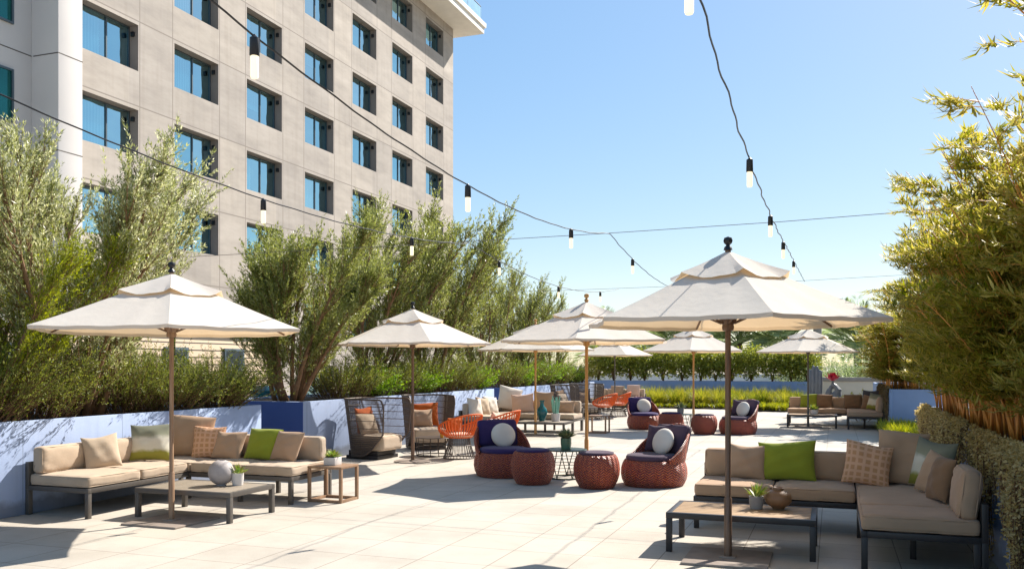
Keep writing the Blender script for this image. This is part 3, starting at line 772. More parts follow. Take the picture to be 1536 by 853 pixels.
# left hand type: arm along the wall (Y), arm along X at the far end. origin = floor under the inner corner
def lsofa(loc, label, fab, fmat):
    D = .90
    seats = [(-D, 0, -1.68, -.84), (-D, 0, -.84, 0), (-D, 0, 0, D), (0, .79, 0, D), (.79, 1.58, 0, D)]
    backs = [(-D+.03, -D+.19, -1.66, -.84), (-D+.03, -D+.19, -.84, .0), (-D+.03, -D+.19, .0, .72),
             (-D+.2, -.0, D-.19, D-.03), (0, .79, D-.19, D-.03), (.79, 1.56, D-.19, D-.03)]
    rails = [(-D, 0, -1.68, -1.63, .29, .345), (-.05, 0, -1.63, 0, .29, .345), (-D, -.05, -1.63, D, .30, .34),
             (-.05, 1.58, 0, .05, .29, .345), (1.53, 1.58, .05, D, .29, .345), (-.05, 1.53, .05, D, .30, .34)]
    posts = [(-D-.05, -D, -1.68, D+.05, .30, .62), (-D, 1.58, D, D+.05, .30, .62), (-D-.05, -D, -1.68, -1.62, 0, .30), (1.52, 1.58, D, D+.05, 0, .30)]
    legs = [(-.03, -1.65), (-.03, .03), (1.55, .03), (1.55, D-.04), (.79, .03), (-D+.03, -.84), (-D+.03, D-.03), (.79, D-.04)]
    return sofa('corner_sofa', label, loc, seats, backs, rails, posts, legs, fab, fmat, SG, 3)
S1 = lsofa((-7.98, 9.53, 0), 'tan corner sofa along the lavender wall at left', 'tan', 'frame')
S2 = dup(S1, (-7.92, 22.2, 0), 0, 'beige corner sofa beyond the orange chairs, with white and blush pillows')
S3 = dup(S1, (-8.75, 34.9, 0), 0, 'small looking tan corner sofa by the tall far grasses')
def rsofa(loc, label, fab, fmat):
    D = .92
    seats = [(-1.64, -.82, 0, .87), (-.82, 0, 0, .87), (0, D, -.86, .87), (0, D, -1.55, -.86)]
    backs = [(-1.62, -.82, .70, .86), (-.82, -.0, .70, .86), (0, .72, .70, .86)]
    rails = [(-1.64, 0, 0, .05, .29, .345), (-1.64, -1.59, .05, .87, .29, .345), (0, .05, -1.55, 0, .29, .345), (.05, D, -1.55, -1.50, .29, .345),
             (-1.59, .05, .05, .87, .30, .34), (.05, D, -1.50, .87, .30, .34)]
    posts = [(-1.64, D, .87, .92, .30, .62), (D, D+.05, -1.55, .92, .30, .62), (D, D+.05, -1.55, -1.49, 0, .30), (-1.64, -1.58, .87, .92, 0, .30)]
    legs = [(-1.61, .03), (.03, .03), (.03, -1.52), (D-.03, -1.52), (D-.03, .84), (-1.61, .84), (D*.5, -.86)]
    t = sofa('corner_sofa', label, loc, seats, backs, rails, posts, legs, fab, fmat, SG, 40)
    MB().cushion(0, .15, -.30, .30, 0, .42, .06, .03, 77).build('back_cushion', fab, t, loc=(.745, -1.20, .475), rot=(0, R(7), 0), sharp=0)
    return t
S4 = rsofa((.22, 9.66, 0), 'taupe corner sofa on dark legs under the near bamboo', 'taupe', 'frame_dark')
S5 = dup(S4, (.36, 27.55, 0), 0, 'brown looking corner sofa in front of the hand sculpture')

# ------------------------------------------------------------------ tables
TG = 'low slatted coffee tables'
def ctable(loc, label, top, fmat, sx=1.33, sy=.84, h=.34):
    t = thing('coffee_table', label, 'coffee table', loc, 0, TG)
    X, Y = sx/2, sy/2
    MB().box(-X, X, -Y, -Y+.05, h-.055, h, .003).box(-X, X, Y-.05, Y, h-.055, h, .003).box(-X, -X+.05, -Y+.05, Y-.05, h-.055, h, .003).box(X-.05, X, -Y+.05, Y-.05, h-.055, h, .003).build('frame', fmat, t)
    m = MB(); n = 8; wd = (2*Y-.1)/n
    for k in range(n): m.box(-X+.051, X-.051, -Y+.05+k*wd+.004, -Y+.05+(k+1)*wd-.004, h-.03, h-.002, .002)
    m.build('tabletop', top, t)
    for a in (-1, 1):
        for b in (-1, 1): MB().box(a*(X-.028)-.027, a*(X-.028)+.027, b*(Y-.028)-.027, b*(Y-.028)+.027, 0, h-.056, .003).build('leg', fmat, t)
    return t
T1 = ctable((-6.94, 8.58, 0), 'greyish low table with the round vase, before the lavender wall', 'slat_grey', 'frame')
T2 = dup(T1, (-6.9, 21.42, 0), 0, 'beige low table carrying the teal vase')
T3 = dup(T1, (-7.75, 33.95, 0), 0, 'small grey low table at the far tan sofa')
T4 = ctable((-.815, 8.75, 0), 'dark framed table with tan wooden slats and clay vase', 'slat', 'frame_dark', 1.34, .80, .37)
T5 = dup(T4, (-.57, 26.6, 0), 0, 'dark low table in front of the far brown sofa')
EG = 'open square side tables'
def stable(loc, label):
    t = thing('side_table', label, 'side table', loc, 0, EG); X, Y, h, r = .25, .22, .46, .019
    MB().box(-X, X, -Y, Y, h-.03, h, .003).build('tabletop', 'wood_tan', t)
    for a in (-1, 1):
        for b in (-1, 1): MB().box(a*(X-r)-r, a*(X-r)+r, b*(Y-r)-r, b*(Y-r)+r, 0, h-.031, .002).build('leg', 'wood_tan', t)
    e = 2*r
    MB().box(-X+e, X-e, -Y, -Y+e, 0, .035, .002).box(-X+e, X-e, Y-e, Y, 0, .035, .002).box(-X, -X+e, -Y+e, Y-e, .0, .035, .002).box(X-e, X, -Y+e, Y-e, 0, .035, .002).build('floor_rail', 'wood_tan', t)
    return t
E1 = stable((-6.12, 10.06, 0), 'tan square side table with a white pot of succulents')
E2 = dup(E1, (-5.75, 22.5, 0), 0, 'grey tan square side table at the end of the beige sofa')

# ------------------------------------------------------------------ throw pillows
SH = .482
def pil(label, loc, yaw, w, h, mat, tilt=16, t=.16, group='throw pillows on the sofas', rnd=False, roll=0, name='throw_pillow'):
    random_seed = int(abs(loc[0]*31+loc[1]*17)*10)
    m = MB().pillow(w, h, t, random_seed, rnd)
    o = m.build(name, mat, None, sharp=0)
    e = Matrix.Rotation(R(yaw), 4, 'Z') @ Matrix.Rotation(R(-tilt), 4, 'X') @ Matrix.Rotation(R(roll), 4, 'Y')
    o.rotation_euler = e.to_euler(); o.location = loc
    return tag(o, label, 'pillow', group)
# near left sofa
pil('plain tan pillow, the nearest on the tan sofa by the lavender wall', (-8.50, 8.62, SH), 62, .44, .42, 'tan_light', 18, roll=-4)
pil('pillow with grey, white and olive bands on the tan wall sofa', (-8.50, 9.42, SH), 48, .54, .50, 'stripe', 14, roll=3)
pil('large taupe pillow standing in the corner of the tan wall sofa', (-8.42, 10.06, SH), 30, .62, .58, 'taupe', 12, roll=4)
pil('peach pillow with small squares on the tan wall sofa', (-8.08, 10.02, SH), 12, .48, .45, 'peach', 18, roll=-3)
pil('taupe pillow half over the peach one on the tan wall sofa', (-7.76, 9.98, SH), 8, .44, .40, 'taupe', 24, roll=5)
pil('lime green pillow on the tan wall sofa', (-7.25, 10.05, SH), 5, .50, .44, 'green', 20, roll=4)
pil('taupe pillow beside the lime pillow on the tan wall sofa', (-6.86, 10.0, SH), -5, .44, .42, 'taupe', 22, roll=5)
# near right sofa
pil('taupe pillow beside the lime one on the near right sofa', (-.93, 10.20, SH), -4, .44, .40, 'taupe', 16, roll=2)
pil('wide lime green pillow on the near right sofa', (-.48, 10.22, SH), 0, .62, .44, 'green', 14, roll=-1)
pil('peach pillow with brownish squares on the near right sofa', (.31, 10.10, SH), -6, .48, .46, 'peach', 16, roll=6)
pil('tall taupe pillow in the corner of the near right sofa', (.66, 10.24, SH), -16, .52, .58, 'taupe', 12, roll=2)
pil('banded grey and white pillow in the corner of the near right sofa', (.90, 10.0, SH), -50, .52, .52, 'stripe', 12, roll=5)
pil('taupe pillow in front of the banded one on the near right sofa', (.86, 9.58, SH), -62, .46, .42, 'taupe', 20, roll=8)
pil('dark brown pillow nearest on the near right sofa', (.90, 9.16, SH), -74, .42, .42, 'brown_f', 16, roll=-4)
# middle sofa
for y, lb, mt, w_ in ((20.75, 'white pillow nearest on the beige sofa behind the orange chairs', 'white_f', .48), (21.3, 'white pillow second along the beige sofa behind the orange chairs', 'tan_light', .46),
                  (21.85, 'white pillow third along the beige sofa behind the orange chairs', 'white_f', .5)):
    pil(lb, (-8.48, y, SH), 66, w_, .46, mt, 16, roll=3)
pil('tall white pillow at the corner of the beige sofa', (-8.38, 22.78, SH+.06), 32, .66, .64, 'white_f', 12, roll=12)
pil('blush pillow at the corner of the beige sofa', (-7.88, 22.62, SH), 14, .62, .52, 'pinkish', 16, roll=-4)
pil('grey taupe upright pillow beside the blush one on the beige sofa', (-7.36, 22.75, SH), 4, .56, .58, 'taupe', 10)
pil('taupe pillow behind the teal vase on the beige sofa', (-6.72, 22.72, SH), 0, .5, .34, 'taupe', 16)
# far left sofa
pil('blush pillow on the far tan sofa by the grasses', (-7.62, 35.45, SH), 4, .55, .5, 'pinkish', 14)
pil('grey taupe pillow on the far tan sofa by the grasses', (-8.3, 35.5, SH), 6, .55, .46, 'taupe', 14)
pil('white pillow on the far tan sofa by the grasses', (-9.1, 35.2, SH), 40, .6, .55, 'white_f', 14, roll=10)
# far right sofa
pil('small looking lime pillow on the far brown sofa', (-.70, 28.12, SH), 0, .50, .42, 'green', 14)
pil('brown pillow beside the lime one on the far brown sofa', (-.25, 28.12, SH), 0, .48, .42, 'brown_f', 16)
pil('taupe pillow right of the corner seam on the far brown sofa', (.55, 28.12, SH), 0, .52, .42, 'brown_f', 14)
pil('charcoal pillow at the back corner of the far brown sofa', (1.02, 28.2, SH), -30, .58, .56, 'charcoal_f', 12)
pil('dark taupe pillow leaning sideways on the far brown sofa', (.92, 27.55, SH), -40, .46, .44, 'brown_f', 18)
pil('banded white and olive pillow on the far brown sofa', (1.06, 27.1, SH), -38, .5, .5, 'stripe', 14, roll=8)

# ------------------------------------------------------------------ pots and vases
def sword_leaves(mb, n, r, L, seed, w=.02, up=.5):
    rr = random.Random(seed); P = []; Dv = []; Sv = []; Ls = []
    for i in range(n):
        a = rr.uniform(0, 2*PI); e = rr.uniform(up*.6, 1.45)
        d = Vector((math.cos(a)*math.cos(e), math.sin(a)*math.cos(e), math.sin(e)))
        P.append((d.x*r, d.y*r, 0)); Dv.append(d); Sv.append((-math.sin(a), math.cos(a), .1)); Ls.append(L*rr.uniform(.7, 1.1))
    return leaf_mesh('leaves', P, Dv, Sv, np.array(Ls), w)
def potted(name, label, loc, potmat, leafm, r, h, L, n, square=False, w=.02, seed=1, up=.5):
    t = thing(name, label, 'potted plant', loc)
    if square:
        MB().box(-r, r, -r, r, 0, h, .006).build('pot', potmat, t)
        MB().box(-r+.012, r-.012, -r+.012, r-.012, h, h+.004, 0).build('soil', 'soil', t)
    else:
        MB().lathe([(r*.86, 0), (r, h*.5), (r, h), (r-.01, h), (r-.012, h-.012), (0, h-.012)], 28).build('pot', potmat, t)
    me = sword_leaves(None, n, r*.5, L, seed, w, up)
    link('leaves', me, leafm, t, (0, 0, h-.005)); return t
potted('potted_succulent', 'white square pot of reddish green succulents on the tan side table', (-6.13, 10.06, .461), 'white_pot', 'succ', .085, .10, .11, 70, True, .035, 3)
potted('potted_succulent', 'small white pot with a bright succulent beside the round vase', (-6.62, 8.75, .341), 'white_pot', 'succ', .07, .14, .13, 40, False, .022, 4)
potted('potted_aloe', 'grey pot with spiky aloe on the slatted table', (-.70, 8.86, .371), 'grey_pot', 'succ', .068, .12, .15, 34, False, .022, 5, .8)
potted('potted_succulent', 'green pot of grey green succulents on the round table between poufs', (-3.93, 13.32, .451), 'green_pot', 'succ_grey', .085, .17, .17, 90, False, .045, 6, .5)
potted('potted_succulent', 'small white pot of succulents on the far dark table', (-.52, 26.6, .371), 'white_pot', 'succ', .12, .13, .18, 60, False, .05, 7)
potted('potted_succulent', 'small pot of dark leaves on the farther round table', (-3.87, 24.0, .451), 'grey_pot', 'succ_grey', .09, .16, .18, 60, False, .05, 8)
potted('potted_plant', 'small pale pot of dry leaves on the small far table', (-7.6, 33.9, .341), 'white_pot', 'succ_grey', .12, .12, .16, 50, False, .05, 9)
def vase(name, label, loc, prof, mat, n=36, cat='vase'):
    o = MB().lathe(prof, n).build(name, mat); o.location = loc; return tag(o, label, cat)
sp = [(.06, 0)]+[(.15*math.cos(a), .15+.15*math.sin(a)) for a in np.linspace(-1.15, 1.2, 16)]+[(.045, .292), (.04, .27), (0, .26)]
vase('round_vase', 'round pale stone vase on the greyish low table', (-6.80, 8.68, .341), sp, 'sphere_vase')
bp = [(.05, 0), (.06, .012)]+[(.128*math.cos(a)**.75, .10+.085*math.sin(a)) for a in np.linspace(-1.1, 1.2, 16)]+[(.052, .185), (.05, .196), (.06, .205), (.055, .207), (.042, .195), (0, .18)]
vase('clay_vase', 'squat brown clay vase beside the aloe on the slatted table', (-.50, 8.92, .371), bp, 'brown_vase')
tp = [(.09, 0), (.1, .02), (.15, .16), (.19, .28), (.15, .40), (.07, .48), (.06, .58), (.10, .66), (.09, .66), (.05, .56), (0, .5)]
tp = [(a*.76, b*.80) for a, b in tp]
vase('teal_vase', 'dark teal vase with flared neck on the beige low table', (-6.98, 21.5, .341), tp, 'teal')
t = thing('potted_cactus', 'pale pot of tall green stems beside the teal vase', 'potted plant', (-6.63, 21.55, .341))
MB().lathe([(.10, 0), (.12, .2), (.11, .2), (0, .18)], 24).build('pot', 'white_pot', t)
st = MB()
for k in range(8):
    a = k*.9; st.tube([(.05*math.cos(a), .05*math.sin(a), .17), (.09*math.cos(a), .09*math.sin(a), .45), (.11*math.cos(a), .11*math.sin(a), .55+.03*(k % 4))], [.02, .024, .012], 7)
st.build('stems', 'glass_green', t)

# ------------------------------------------------------------------ wicker lounge set
WG = 'red woven lounge chairs and poufs'
BASEP = [(.86, 0), (.90, .02), (.97, .09), (1.0, .17), (.99, .25), (.95, .32), (.90, .365), (.87, .38), (.84, .382), (.78, .36)]
def lounge(loc, rz, label):
    t = thing('wicker_lounge_chair', label, 'lounge chair', loc, rz, WG)
    A, B = .47, .50
    MB().lathe([(r, z) for r, z in BASEP], 72, sx=A, sy=B).build('base', 'wicker', t, sharp=0)
    m = MB(); n = 60; k = 14; vs = []; fs = []; uv = []; rim = []
    def shell(off):
        b = len(vs)
        for i in range(n+1):
            ph = R(-104+208*i/n); tt = max(0, (math.cos(ph)+.24)/1.24); H = .375+.48*tt**1.25
            for j in range(k+1):
                z = .30+(H-.30)*j/k
                q = .95+.16*max(0, (z-.38)/.5)*max(0, .35+.65*math.cos(ph)) - .05*max(0, 1-(z-.30)/.1) + off
                x = A*q*math.sin(ph); y = B*q*math.cos(ph)
                vs.append((x, y, z)); uv.append((ph*.47, z))
            if off == 0: rim.append((A*(q-.035)*math.sin(ph), B*(q-.035)*math.cos(ph), H+.005))
        for i in range(n):
            for j in range(k):
                a = (b+i*(k+1)+j, b+(i+1)*(k+1)+j, b+(i+1)*(k+1)+j+1, b+i*(k+1)+j+1)
                fs.append(a[::-1] if off == 0 else a)
    shell(0); shell(-.075)
    m.add(vs, fs, uv).build('backrest', 'wicker', t, sharp=0)
    rb = MB(); rb.tube(rim, .024, 10); rb.uv = [(v[0]*1.3, v[2]+v[1]) for v in rb.v]; rb.hasuv = True
    rb.build('rim', 'wicker', t, sharp=0)
    MB().lathe([(0, .34), (.70, .34), (.80, .37), (.82, .41), (.78, .445), (.6, .46), (0, .465)], 40, c=(0, -.02, 0), sx=A, sy=B).build('seat_cushion', fab_now, t, sharp=0)
    MB().cushion(-.33, .33, -.06, .06, 0, .44, .06, .03, 5).build('back_cushion', fab_now, t, loc=(0, .30, .44), rot=(R(-16), 0, 0), sharp=0)
    return t
fab_now = 'purple'
L1 = lounge((-4.95, 13.25, 0), R(36), 'red woven lounge chair with purple cushions, at left of the near poufs')
fab_now = 'plum'
L2 = lounge((-2.48, 12.98, 0), R(-36), 'red woven lounge chair with grey plum cushions, facing the near poufs')
L3 = dup(L1, (-4.93, 24.35, 0), R(30), 'farther red woven lounge chair with dark purple cushions and round pillow')
L4 = dup(L2, (-2.30, 23.35, 0), R(-36), 'farther red woven lounge chair half behind the large umbrella pole')
def pouf(loc, label):
    t = thing('wicker_pouf', label, 'pouf', loc, 0, WG)
    MB().lathe([(.235, 0), (.25, .012), (.30, .10), (.328, .19), (.335, .27), (.325, .36), (.30, .44), (.275, .475), (.25, .48), (.2, .47)], 72).build('base', 'wicker', t, sharp=0)
    MB().lathe([(0, .47), (.235, .47), (.25, .487), (.245, .508), (.2, .518), (0, .522)], 40).build('seat_cushion', fab_now, t, sharp=0)
    return t
fab_now = 'purple'
P1 = pouf((-4.20, 12.50, 0), 'red woven pouf with purple top, in the shade beside the near lounge chair')
fab_now = 'plum'
P2 = pouf((-3.20, 12.40, 0), 'sunlit red woven pouf with grey plum top, nearest of the poufs')
P3 = dup(P1, (-4.05, 23.55, 0), 0, 'farther red woven pouf beside the dark purple lounge chair')
P4 = dup(P2, (-3.10, 22.95, 0), 0, 'farther red woven pouf in the sun, nearer the large umbrella pole')
PG = 'pale pillows on the lounge chairs'
def on(t, x, y, z):
    p = Matrix.Rotation(t.rotation_euler[2], 4, 'Z') @ Vector((x, y, z)); return tuple(p+t.location)
for t, lb, mt in ((L1, 'round pale pillow on the near purple lounge chair', 'white_f'), (L2, 'round cream pillow on the plum lounge chair by the sunlit pouf', 'white_f'),
                  (L3, 'round pale pillow on the farther purple lounge chair', 'white_f'), (L4, 'round pale pillow on the lounge chair behind the umbrella pole', 'white_f')):
    pil(lb, on(t, .04, .08, .44), math.degrees(t.rotation_euler[2]), .40, .40, mt, 18, .17, PG, True, name='round_pillow')
for t, lb in ((L2, 'square plum pillow behind the round one, facing the near poufs'), (L4, 'square plum pillow on the farther lounge chair behind the pole')):
    pil(lb, on(t, -.17, .20, .462), math.degrees(t.rotation_euler[2])+14, .42, .42, 'plum', 18, .13, PG)
def rtable(loc, label):
    t = thing('round_table', label, 'side table', loc, 0, 'round wire side tables'); r = .33; h = .45
    MB().lathe([(0, h-.018), (r, h-.018), (r+.006, h-.009), (r, h), (0, h)], 48).build('tabletop', 'table_green', t, sharp=30)
    m = MB(); c = lambda rr, z: [(rr*math.cos(2*PI*k/40), rr*math.sin(2*PI*k/40), z) for k in range(40)]
    m.tube(c(.27, .01), .010, 6, True)
    for z in (.12, .22, .32): m.tube(c(.27-.06*math.sin((z)/.44*PI), z), .005, 5, True)
    for k in range(7):
        a = 2*PI*k/7; b = a+.38
        for s in (-1, 1):
            m.tube([(.27*math.cos(a), .27*math.sin(a), .01), (.30*math.cos(a+s*.38), .30*math.sin(a+s*.38), h-.018)], .008, 6)
    m.build('wire_base', 'table_green', t); return t
RT1 = rtable((-3.93, 13.30, 0), 'dark green round wire table between the two near poufs')
RT2 = dup(RT1, (-3.87, 24.0, 0), 0, 'dark round wire table between the farther poufs')

# ------------------------------------------------------------------ orange rope chairs
def ochair(loc, rz, label):
    t = thing('rope_chair', label, 'chair', loc, rz, 'orange rope tub chairs')
    m = MB(); c = lambda rr, z, n=48: [(rr*math.cos(2*PI*k/n), rr*math.sin(2*PI*k/n), z) for k in range(n)]
    m.tube(c(.30, .012), .011, 6, True).tube(c(.19, .40), .011, 6, True).tube(c(.225, .25), .006, 5, True)
    for k in range(30):
        a = 2*PI*k/30; m.tube([(.30*math.cos(a), .30*math.sin(a), .012), (.22*math.cos(a), .22*math.sin(a), .24), (.19*math.cos(a), .19*math.sin(a), .40)], .0065, 5)
    m.build('wire_base', 'wire', t)
    lo = lambda a: (.24*math.sin(a), .24*math.cos(a), .41)
    def hi(a):
        q = (1+math.cos(a))/2; return (.43*math.sin(a), .40*math.cos(a)+.03, .50+.34*q**.8)
    def mid(a, u):
        p, q = Vector(lo(a)), Vector(hi(a)); v = p.lerp(q, u); o = Vector((math.sin(a), math.cos(a), 0))
        return v+o*.05*math.sin(u*PI)
    sp = [R(-150+300*i/59) for i in range(60)]
    MB().tube([hi(a) for a in sp], .017, 8).build('rim', 'rope', t)
    MB().tube([lo(2*PI*i/40) for i in range(40)], .018, 8, True).tube([(0.22*math.sin(a), .22*math.cos(a), .40) for a in [2*PI*i/40 for i in range(40)]], .012, 8, True).build('seat_ring', 'rope', t)
    b = MB()
    for i in range(34):
        a = R(-148+296*i/33)
        b.tube([mid(a-.02, u) for u in (0, .25, .5, .75, 1)], .0115, 6)
    b.build('rope_back', 'rope', t)
    MB().lathe([(0, .40), (.24, .40), (.27, .43), (.26, .465), (.2, .48), (0, .485)], 32).build('seat_cushion', 'pinkish', t, sharp=0)
    return t
O1 = ochair((-6.66, 15.45, 0), R(-112), 'orange rope chair at the round wire table, nearest of the pair')
O2 = dup(O1, (-6.42, 16.95, 0), R(-92), 'orange rope chair partly behind the near purple lounge chair')
O3 = dup(O1, (-7.05, 28.3, 0), R(-105), 'far orange rope chair seen past the orange umbrella pole')
O4 = dup(O1, (-6.95, 29.9, 0), R(-85), 'farthest orange rope chair, next to the far low table')
pil('orange pillow in the nearest orange rope chair', (-6.80, 15.46, .487), -112+0, .40, .30, 'rust_f', 14, .12, 'pillows in the rope chairs')
pil('pale blush pillow in the rope chair behind the lounge chair', (-6.56, 16.95, .487), -92, .40, .32, 'pinkish', 14, .12, 'pillows in the rope chairs')
t = thing('wire_table', 'bronze round wire table between the cage chair and orange chair', 'side table', (-7.32, 15.75, 0), 0, 'round wire side tables')
MB().lathe([(0, .345), (.36, .345), (.365, .352), (.36, .36), (0, .36)], 48).build('tabletop', 'wire', t, sharp=30)
m = MB(); c = lambda rr, z, n=48: [(rr*math.cos(2*PI*k/n), rr*math.sin(2*PI*k/n), z) for k in range(n)]
m.tube(c(.345, .012), .010, 6, True).tube(c(.345, .17), .007, 6, True).tube(c(.345, .26), .006, 6, True)
for k in range(14):
    a = 2*PI*k/14; m.tube([(.345*math.cos(a), .345*math.sin(a), .012), (.345*math.cos(a), .345*math.sin(a), .345)], .007, 5)
m.build('wire_base', 'wire', t)
t0 = t
dup(t0, (-7.6, 28.6, 0), 0, 'far round wire table among the far orange chairs')
t = thing('glass', 'small yellow drink glass on the bronze wire table', 'glass', (-7.1, 15.62, .361))
M['amber'] = surf('amber_drink', lin('#d39a24'), .1, 0, .05)
MB().lathe([(.03, 0), (.038, .12), (.036, .12), (.03, .09), (0, .09)], 20).build('cup', 'amber', t)

# ------------------------------------------------------------------ cage chairs
def cagechair(loc, rz, label):
    t = thing('cage_chair', label, 'chair', loc, rz, 'dark high backed wicker cage chairs')
    # U shaped plan, front is -y
    pl = []
    for i in range(15): pl.append((-.46, -.57+.67*i/15))
    for i in range(12):
        a = PI-(PI/2)*i/12; pl.append((-.16+.30*math.cos(a), .10+.30*math.sin(a)))
    for i in range(9): pl.append((-.16+.32*i/9, .40))
    n0 = len(pl); pl = pl + [(-x, y) for x, y in pl[:27][::-1]]
    K = len(pl)
    def P(i, z):
        x, y = pl[i]; s = .86+.18*z/1.12; yy = y*s+.06*(z-.5)*(1 if y > 0 else .3); return (x*s, yy, z)
    def zr(i):
        y = pl[i][1]; u = max(0, (-.02-y)/.55); zmin = .06+.42*u**1.7
        e = max(0, (-.45-y)/.12); zmax = 1.12-.13*(1-math.sqrt(max(0, 1-min(1, e)**2))); return zmin, zmax
    fr = MB()
    loop = [P(i, zr(i)[1]) for i in range(K)]+[P(K-1, z) for z in np.linspace(zr(K-1)[1]-.03, zr(K-1)[0]+.03, 8)]+[P(i, zr(i)[0]) for i in range(K-1, -1, -1)]+[P(0, z) for z in np.linspace(zr(0)[0]+.03, zr(0)[1]-.03, 8)]
    fr.tube(loop, .016, 8, True).build('frame', 'cage', t)
    ws = MB()
    for z in (.2, .32, .44, .58, .72, .86, .99):
        idx = [i for i in range(K) if zr(i)[0]-.005 <= z <= zr(i)[1]]
        run = []
        for i in range(K):
            if i in idx: run.append(P(i, z))
            elif len(run) > 1: ws.tube(run, .0065, 5); run = []
            else: run = []
        if len(run) > 1: ws.tube(run, .0065, 5)
    # dense fine strands
    for q in range(K-1):
        for f in (.0, .33, .67):
            a0, a1 = Vector(P(q, 0)), Vector(P(q+1, 0))
            zl = zr(q)[0]*(1-f)+zr(q+1)[0]*f; zh = zr(q)[1]*(1-f)+zr(q+1)[1]*f
            ws.tube([Vector(P(q, z)).lerp(Vector(P(q+1, z)), f) for z in (zl, (zl+zh)/2, zh)], .0036, 4, caps=False)
    for z in np.arange(.08, .40, .035):
        idx = [i for i in range(K) if zr(i)[0] <= z]
        if len(idx) > 2: ws.tube([P(i, z) for i in idx], .011, 5)
    ws.build('woven_cage', 'cage', t)
    MB().box(-.34, .34, -.36, .36, .0, .07, .006).box(-.30, .30, -.33, .33, .07, .16, .006).build('base', 'frame_dark', t)
    MB().cushion(-.345, .345, -.47, .30, .165, .44, .06, .02, 9).build('seat_cushion', 'tan_light', t, sharp=0)
    return t
C1 = cagechair((-8.26, 14.98, 0), R(84), 'dark wicker cage chair beside the shaded planter end, rust pillow inside')
C2 = dup(C1, (-8.1, 17.0, 0), R(40), 'dark wicker cage chair behind the round based umbrella pole')
C3 = dup(C1, (-8.15, 27.6, 0), R(80), 'far wicker cage chair above the back of the beige sofa')
C4 = dup(C1, (-8.1, 29.7, 0), R(40), 'farthest wicker cage chair beside the orange umbrella pole')
CG = 'pillows in the cage chairs'
for t, l1, l2 in ((C1, 'rust orange pillow at the back of the nearest cage chair', 'beige pillow leaning forward in the nearest cage chair'),
                  (C2, 'rust orange pillow in the cage chair behind the umbrella pole', 'taupe pillow in the cage chair behind the umbrella pole'),
                  (C3, 'brown pillow inside the far cage chair', 'pale pillow inside the far cage chair'), (C4, 'grey pillow inside the farthest cage chair', 'white edged grey pillow in the farthest cage chair')):
    rzd = math.degrees(t.rotation_euler[2])
    pil(l1, on(t, .06, .17, .46), rzd, .56, .50, 'rust_f' if t in (C1, C2) else ('brown_f' if t == C3 else 'charcoal_f'), 10, .15, CG)
    pil(l2, on(t, -.10, -.02, .46), rzd-8, .50, .40, 'tan_light' if t in (C1, C3) else 'taupe', 22, .16, CG)

# ------------------------------------------------------------------ string lights and cables
def strand(label, X, zf, y0, y1, bulbs, seed):
    t = thing('string_light', label, 'string lights', (X, y0, 0), 0, 'string lights over the terrace')
    rr = random.Random(seed); pts = []; n = int((y1-y0)/.12)
    wob = lambda y: .007*math.sin(y*5.1+seed)+.006*math.sin(y*11.3+2*seed)
    for i in range(n+1):
        y = y0+(y1-y0)*i/n; pts.append((wob(y), y-y0, zf(y)+.5*wob(y+3)))
    MB().tube(pts, .0062, 5).build('cord', 'black', t)
    for y in bulbs:
        x = wob(y); z = zf(y)+.5*wob(y+3)
        s = MB().lathe([(.006, .03), (.012, .02), (.026, .01), (.028, -.085), (.024, -.09)], 16, c=(x, y-y0, z-.02)).build('socket', 'socket', t)
        MB().lathe([(.021, -.085), (.023, -.1), (.023, -.2), (.019, -.212), (0, -.215)], 16, c=(x, y-y0, z-.02), capb=False).build('bulb', 'bulb', s)
    return t
zA = lambda y: 3.31+.017*(y-8)**2 if y < 12.4 else 3.28+.0165*(y-17)**2
zB = lambda y: 3.40+(.010 if y < 9.5 else .006)*(y-9.5)**2 if y < 13.5 else 3.496+.03*(y-13.5)
zC = lambda y: 3.35+.0135*(y-8.2)**2 if y < 12.4 else 3.34+.0130*(y-17)**2
strand('lit string lights running above the near wicker poufs', -3.0, zA, 1.2, 22.4, [4.12, 7.14, 10.4, 13.86, 17.1, 20.3], 1)
strand('lit string lights above the near right umbrella', -.65, zB, 1.2, 22.4, [4.3, 7.47, 10.2, 12.95, 16.3], 2)
strand('lit string lights crossing in front of the hotel and left trees', -5.2, zC, 1.2, 22.4, [4.0, 7.26, 10.5, 13.76, 17.1, 20.5], 3)
for y, z, lb in ((12.4, 3.63, 'thin steel cable strung across the terrace above the orange pole umbrella'), (22.4, 3.74, 'farther thin steel cable strung across the terrace')):
    o = MB().tube([(-10.7 if y < 15 else -9.9, y, z-.02), (-6, y, z-.01), (-3, y, z+.012), (-.65, y, z+.045), (3.15, y, z+.15)], .0045, 5).build('steel_cable', 'pole_grey'); tag(o, lb, 'cable', 'steel cables for the string lights')
for x, y, h, lb in ((-10.7, 12.4, 3.7, 'slim dark post hidden among the left trees, nearer one'), (-9.9, 22.4, 3.85, 'slim dark post hidden among the left trees, farther one'), (3.15, 12.4, 3.85, 'slim dark post hidden in the near bamboo'), (3.15, 22.4, 3.95, 'slim dark post before the far bamboo planter')):
    t = thing('cable_post', lb, 'post', (x, y, 0), 0, 'posts for the cables')
    MB().tube([(0, 0, 0), (0, 0, h)], .025, 8).build('post', 'frame_dark', t); MB().box(-.07, .07, -.07, .07, 0, .012, .002).build('base_plate', 'frame_dark', t)

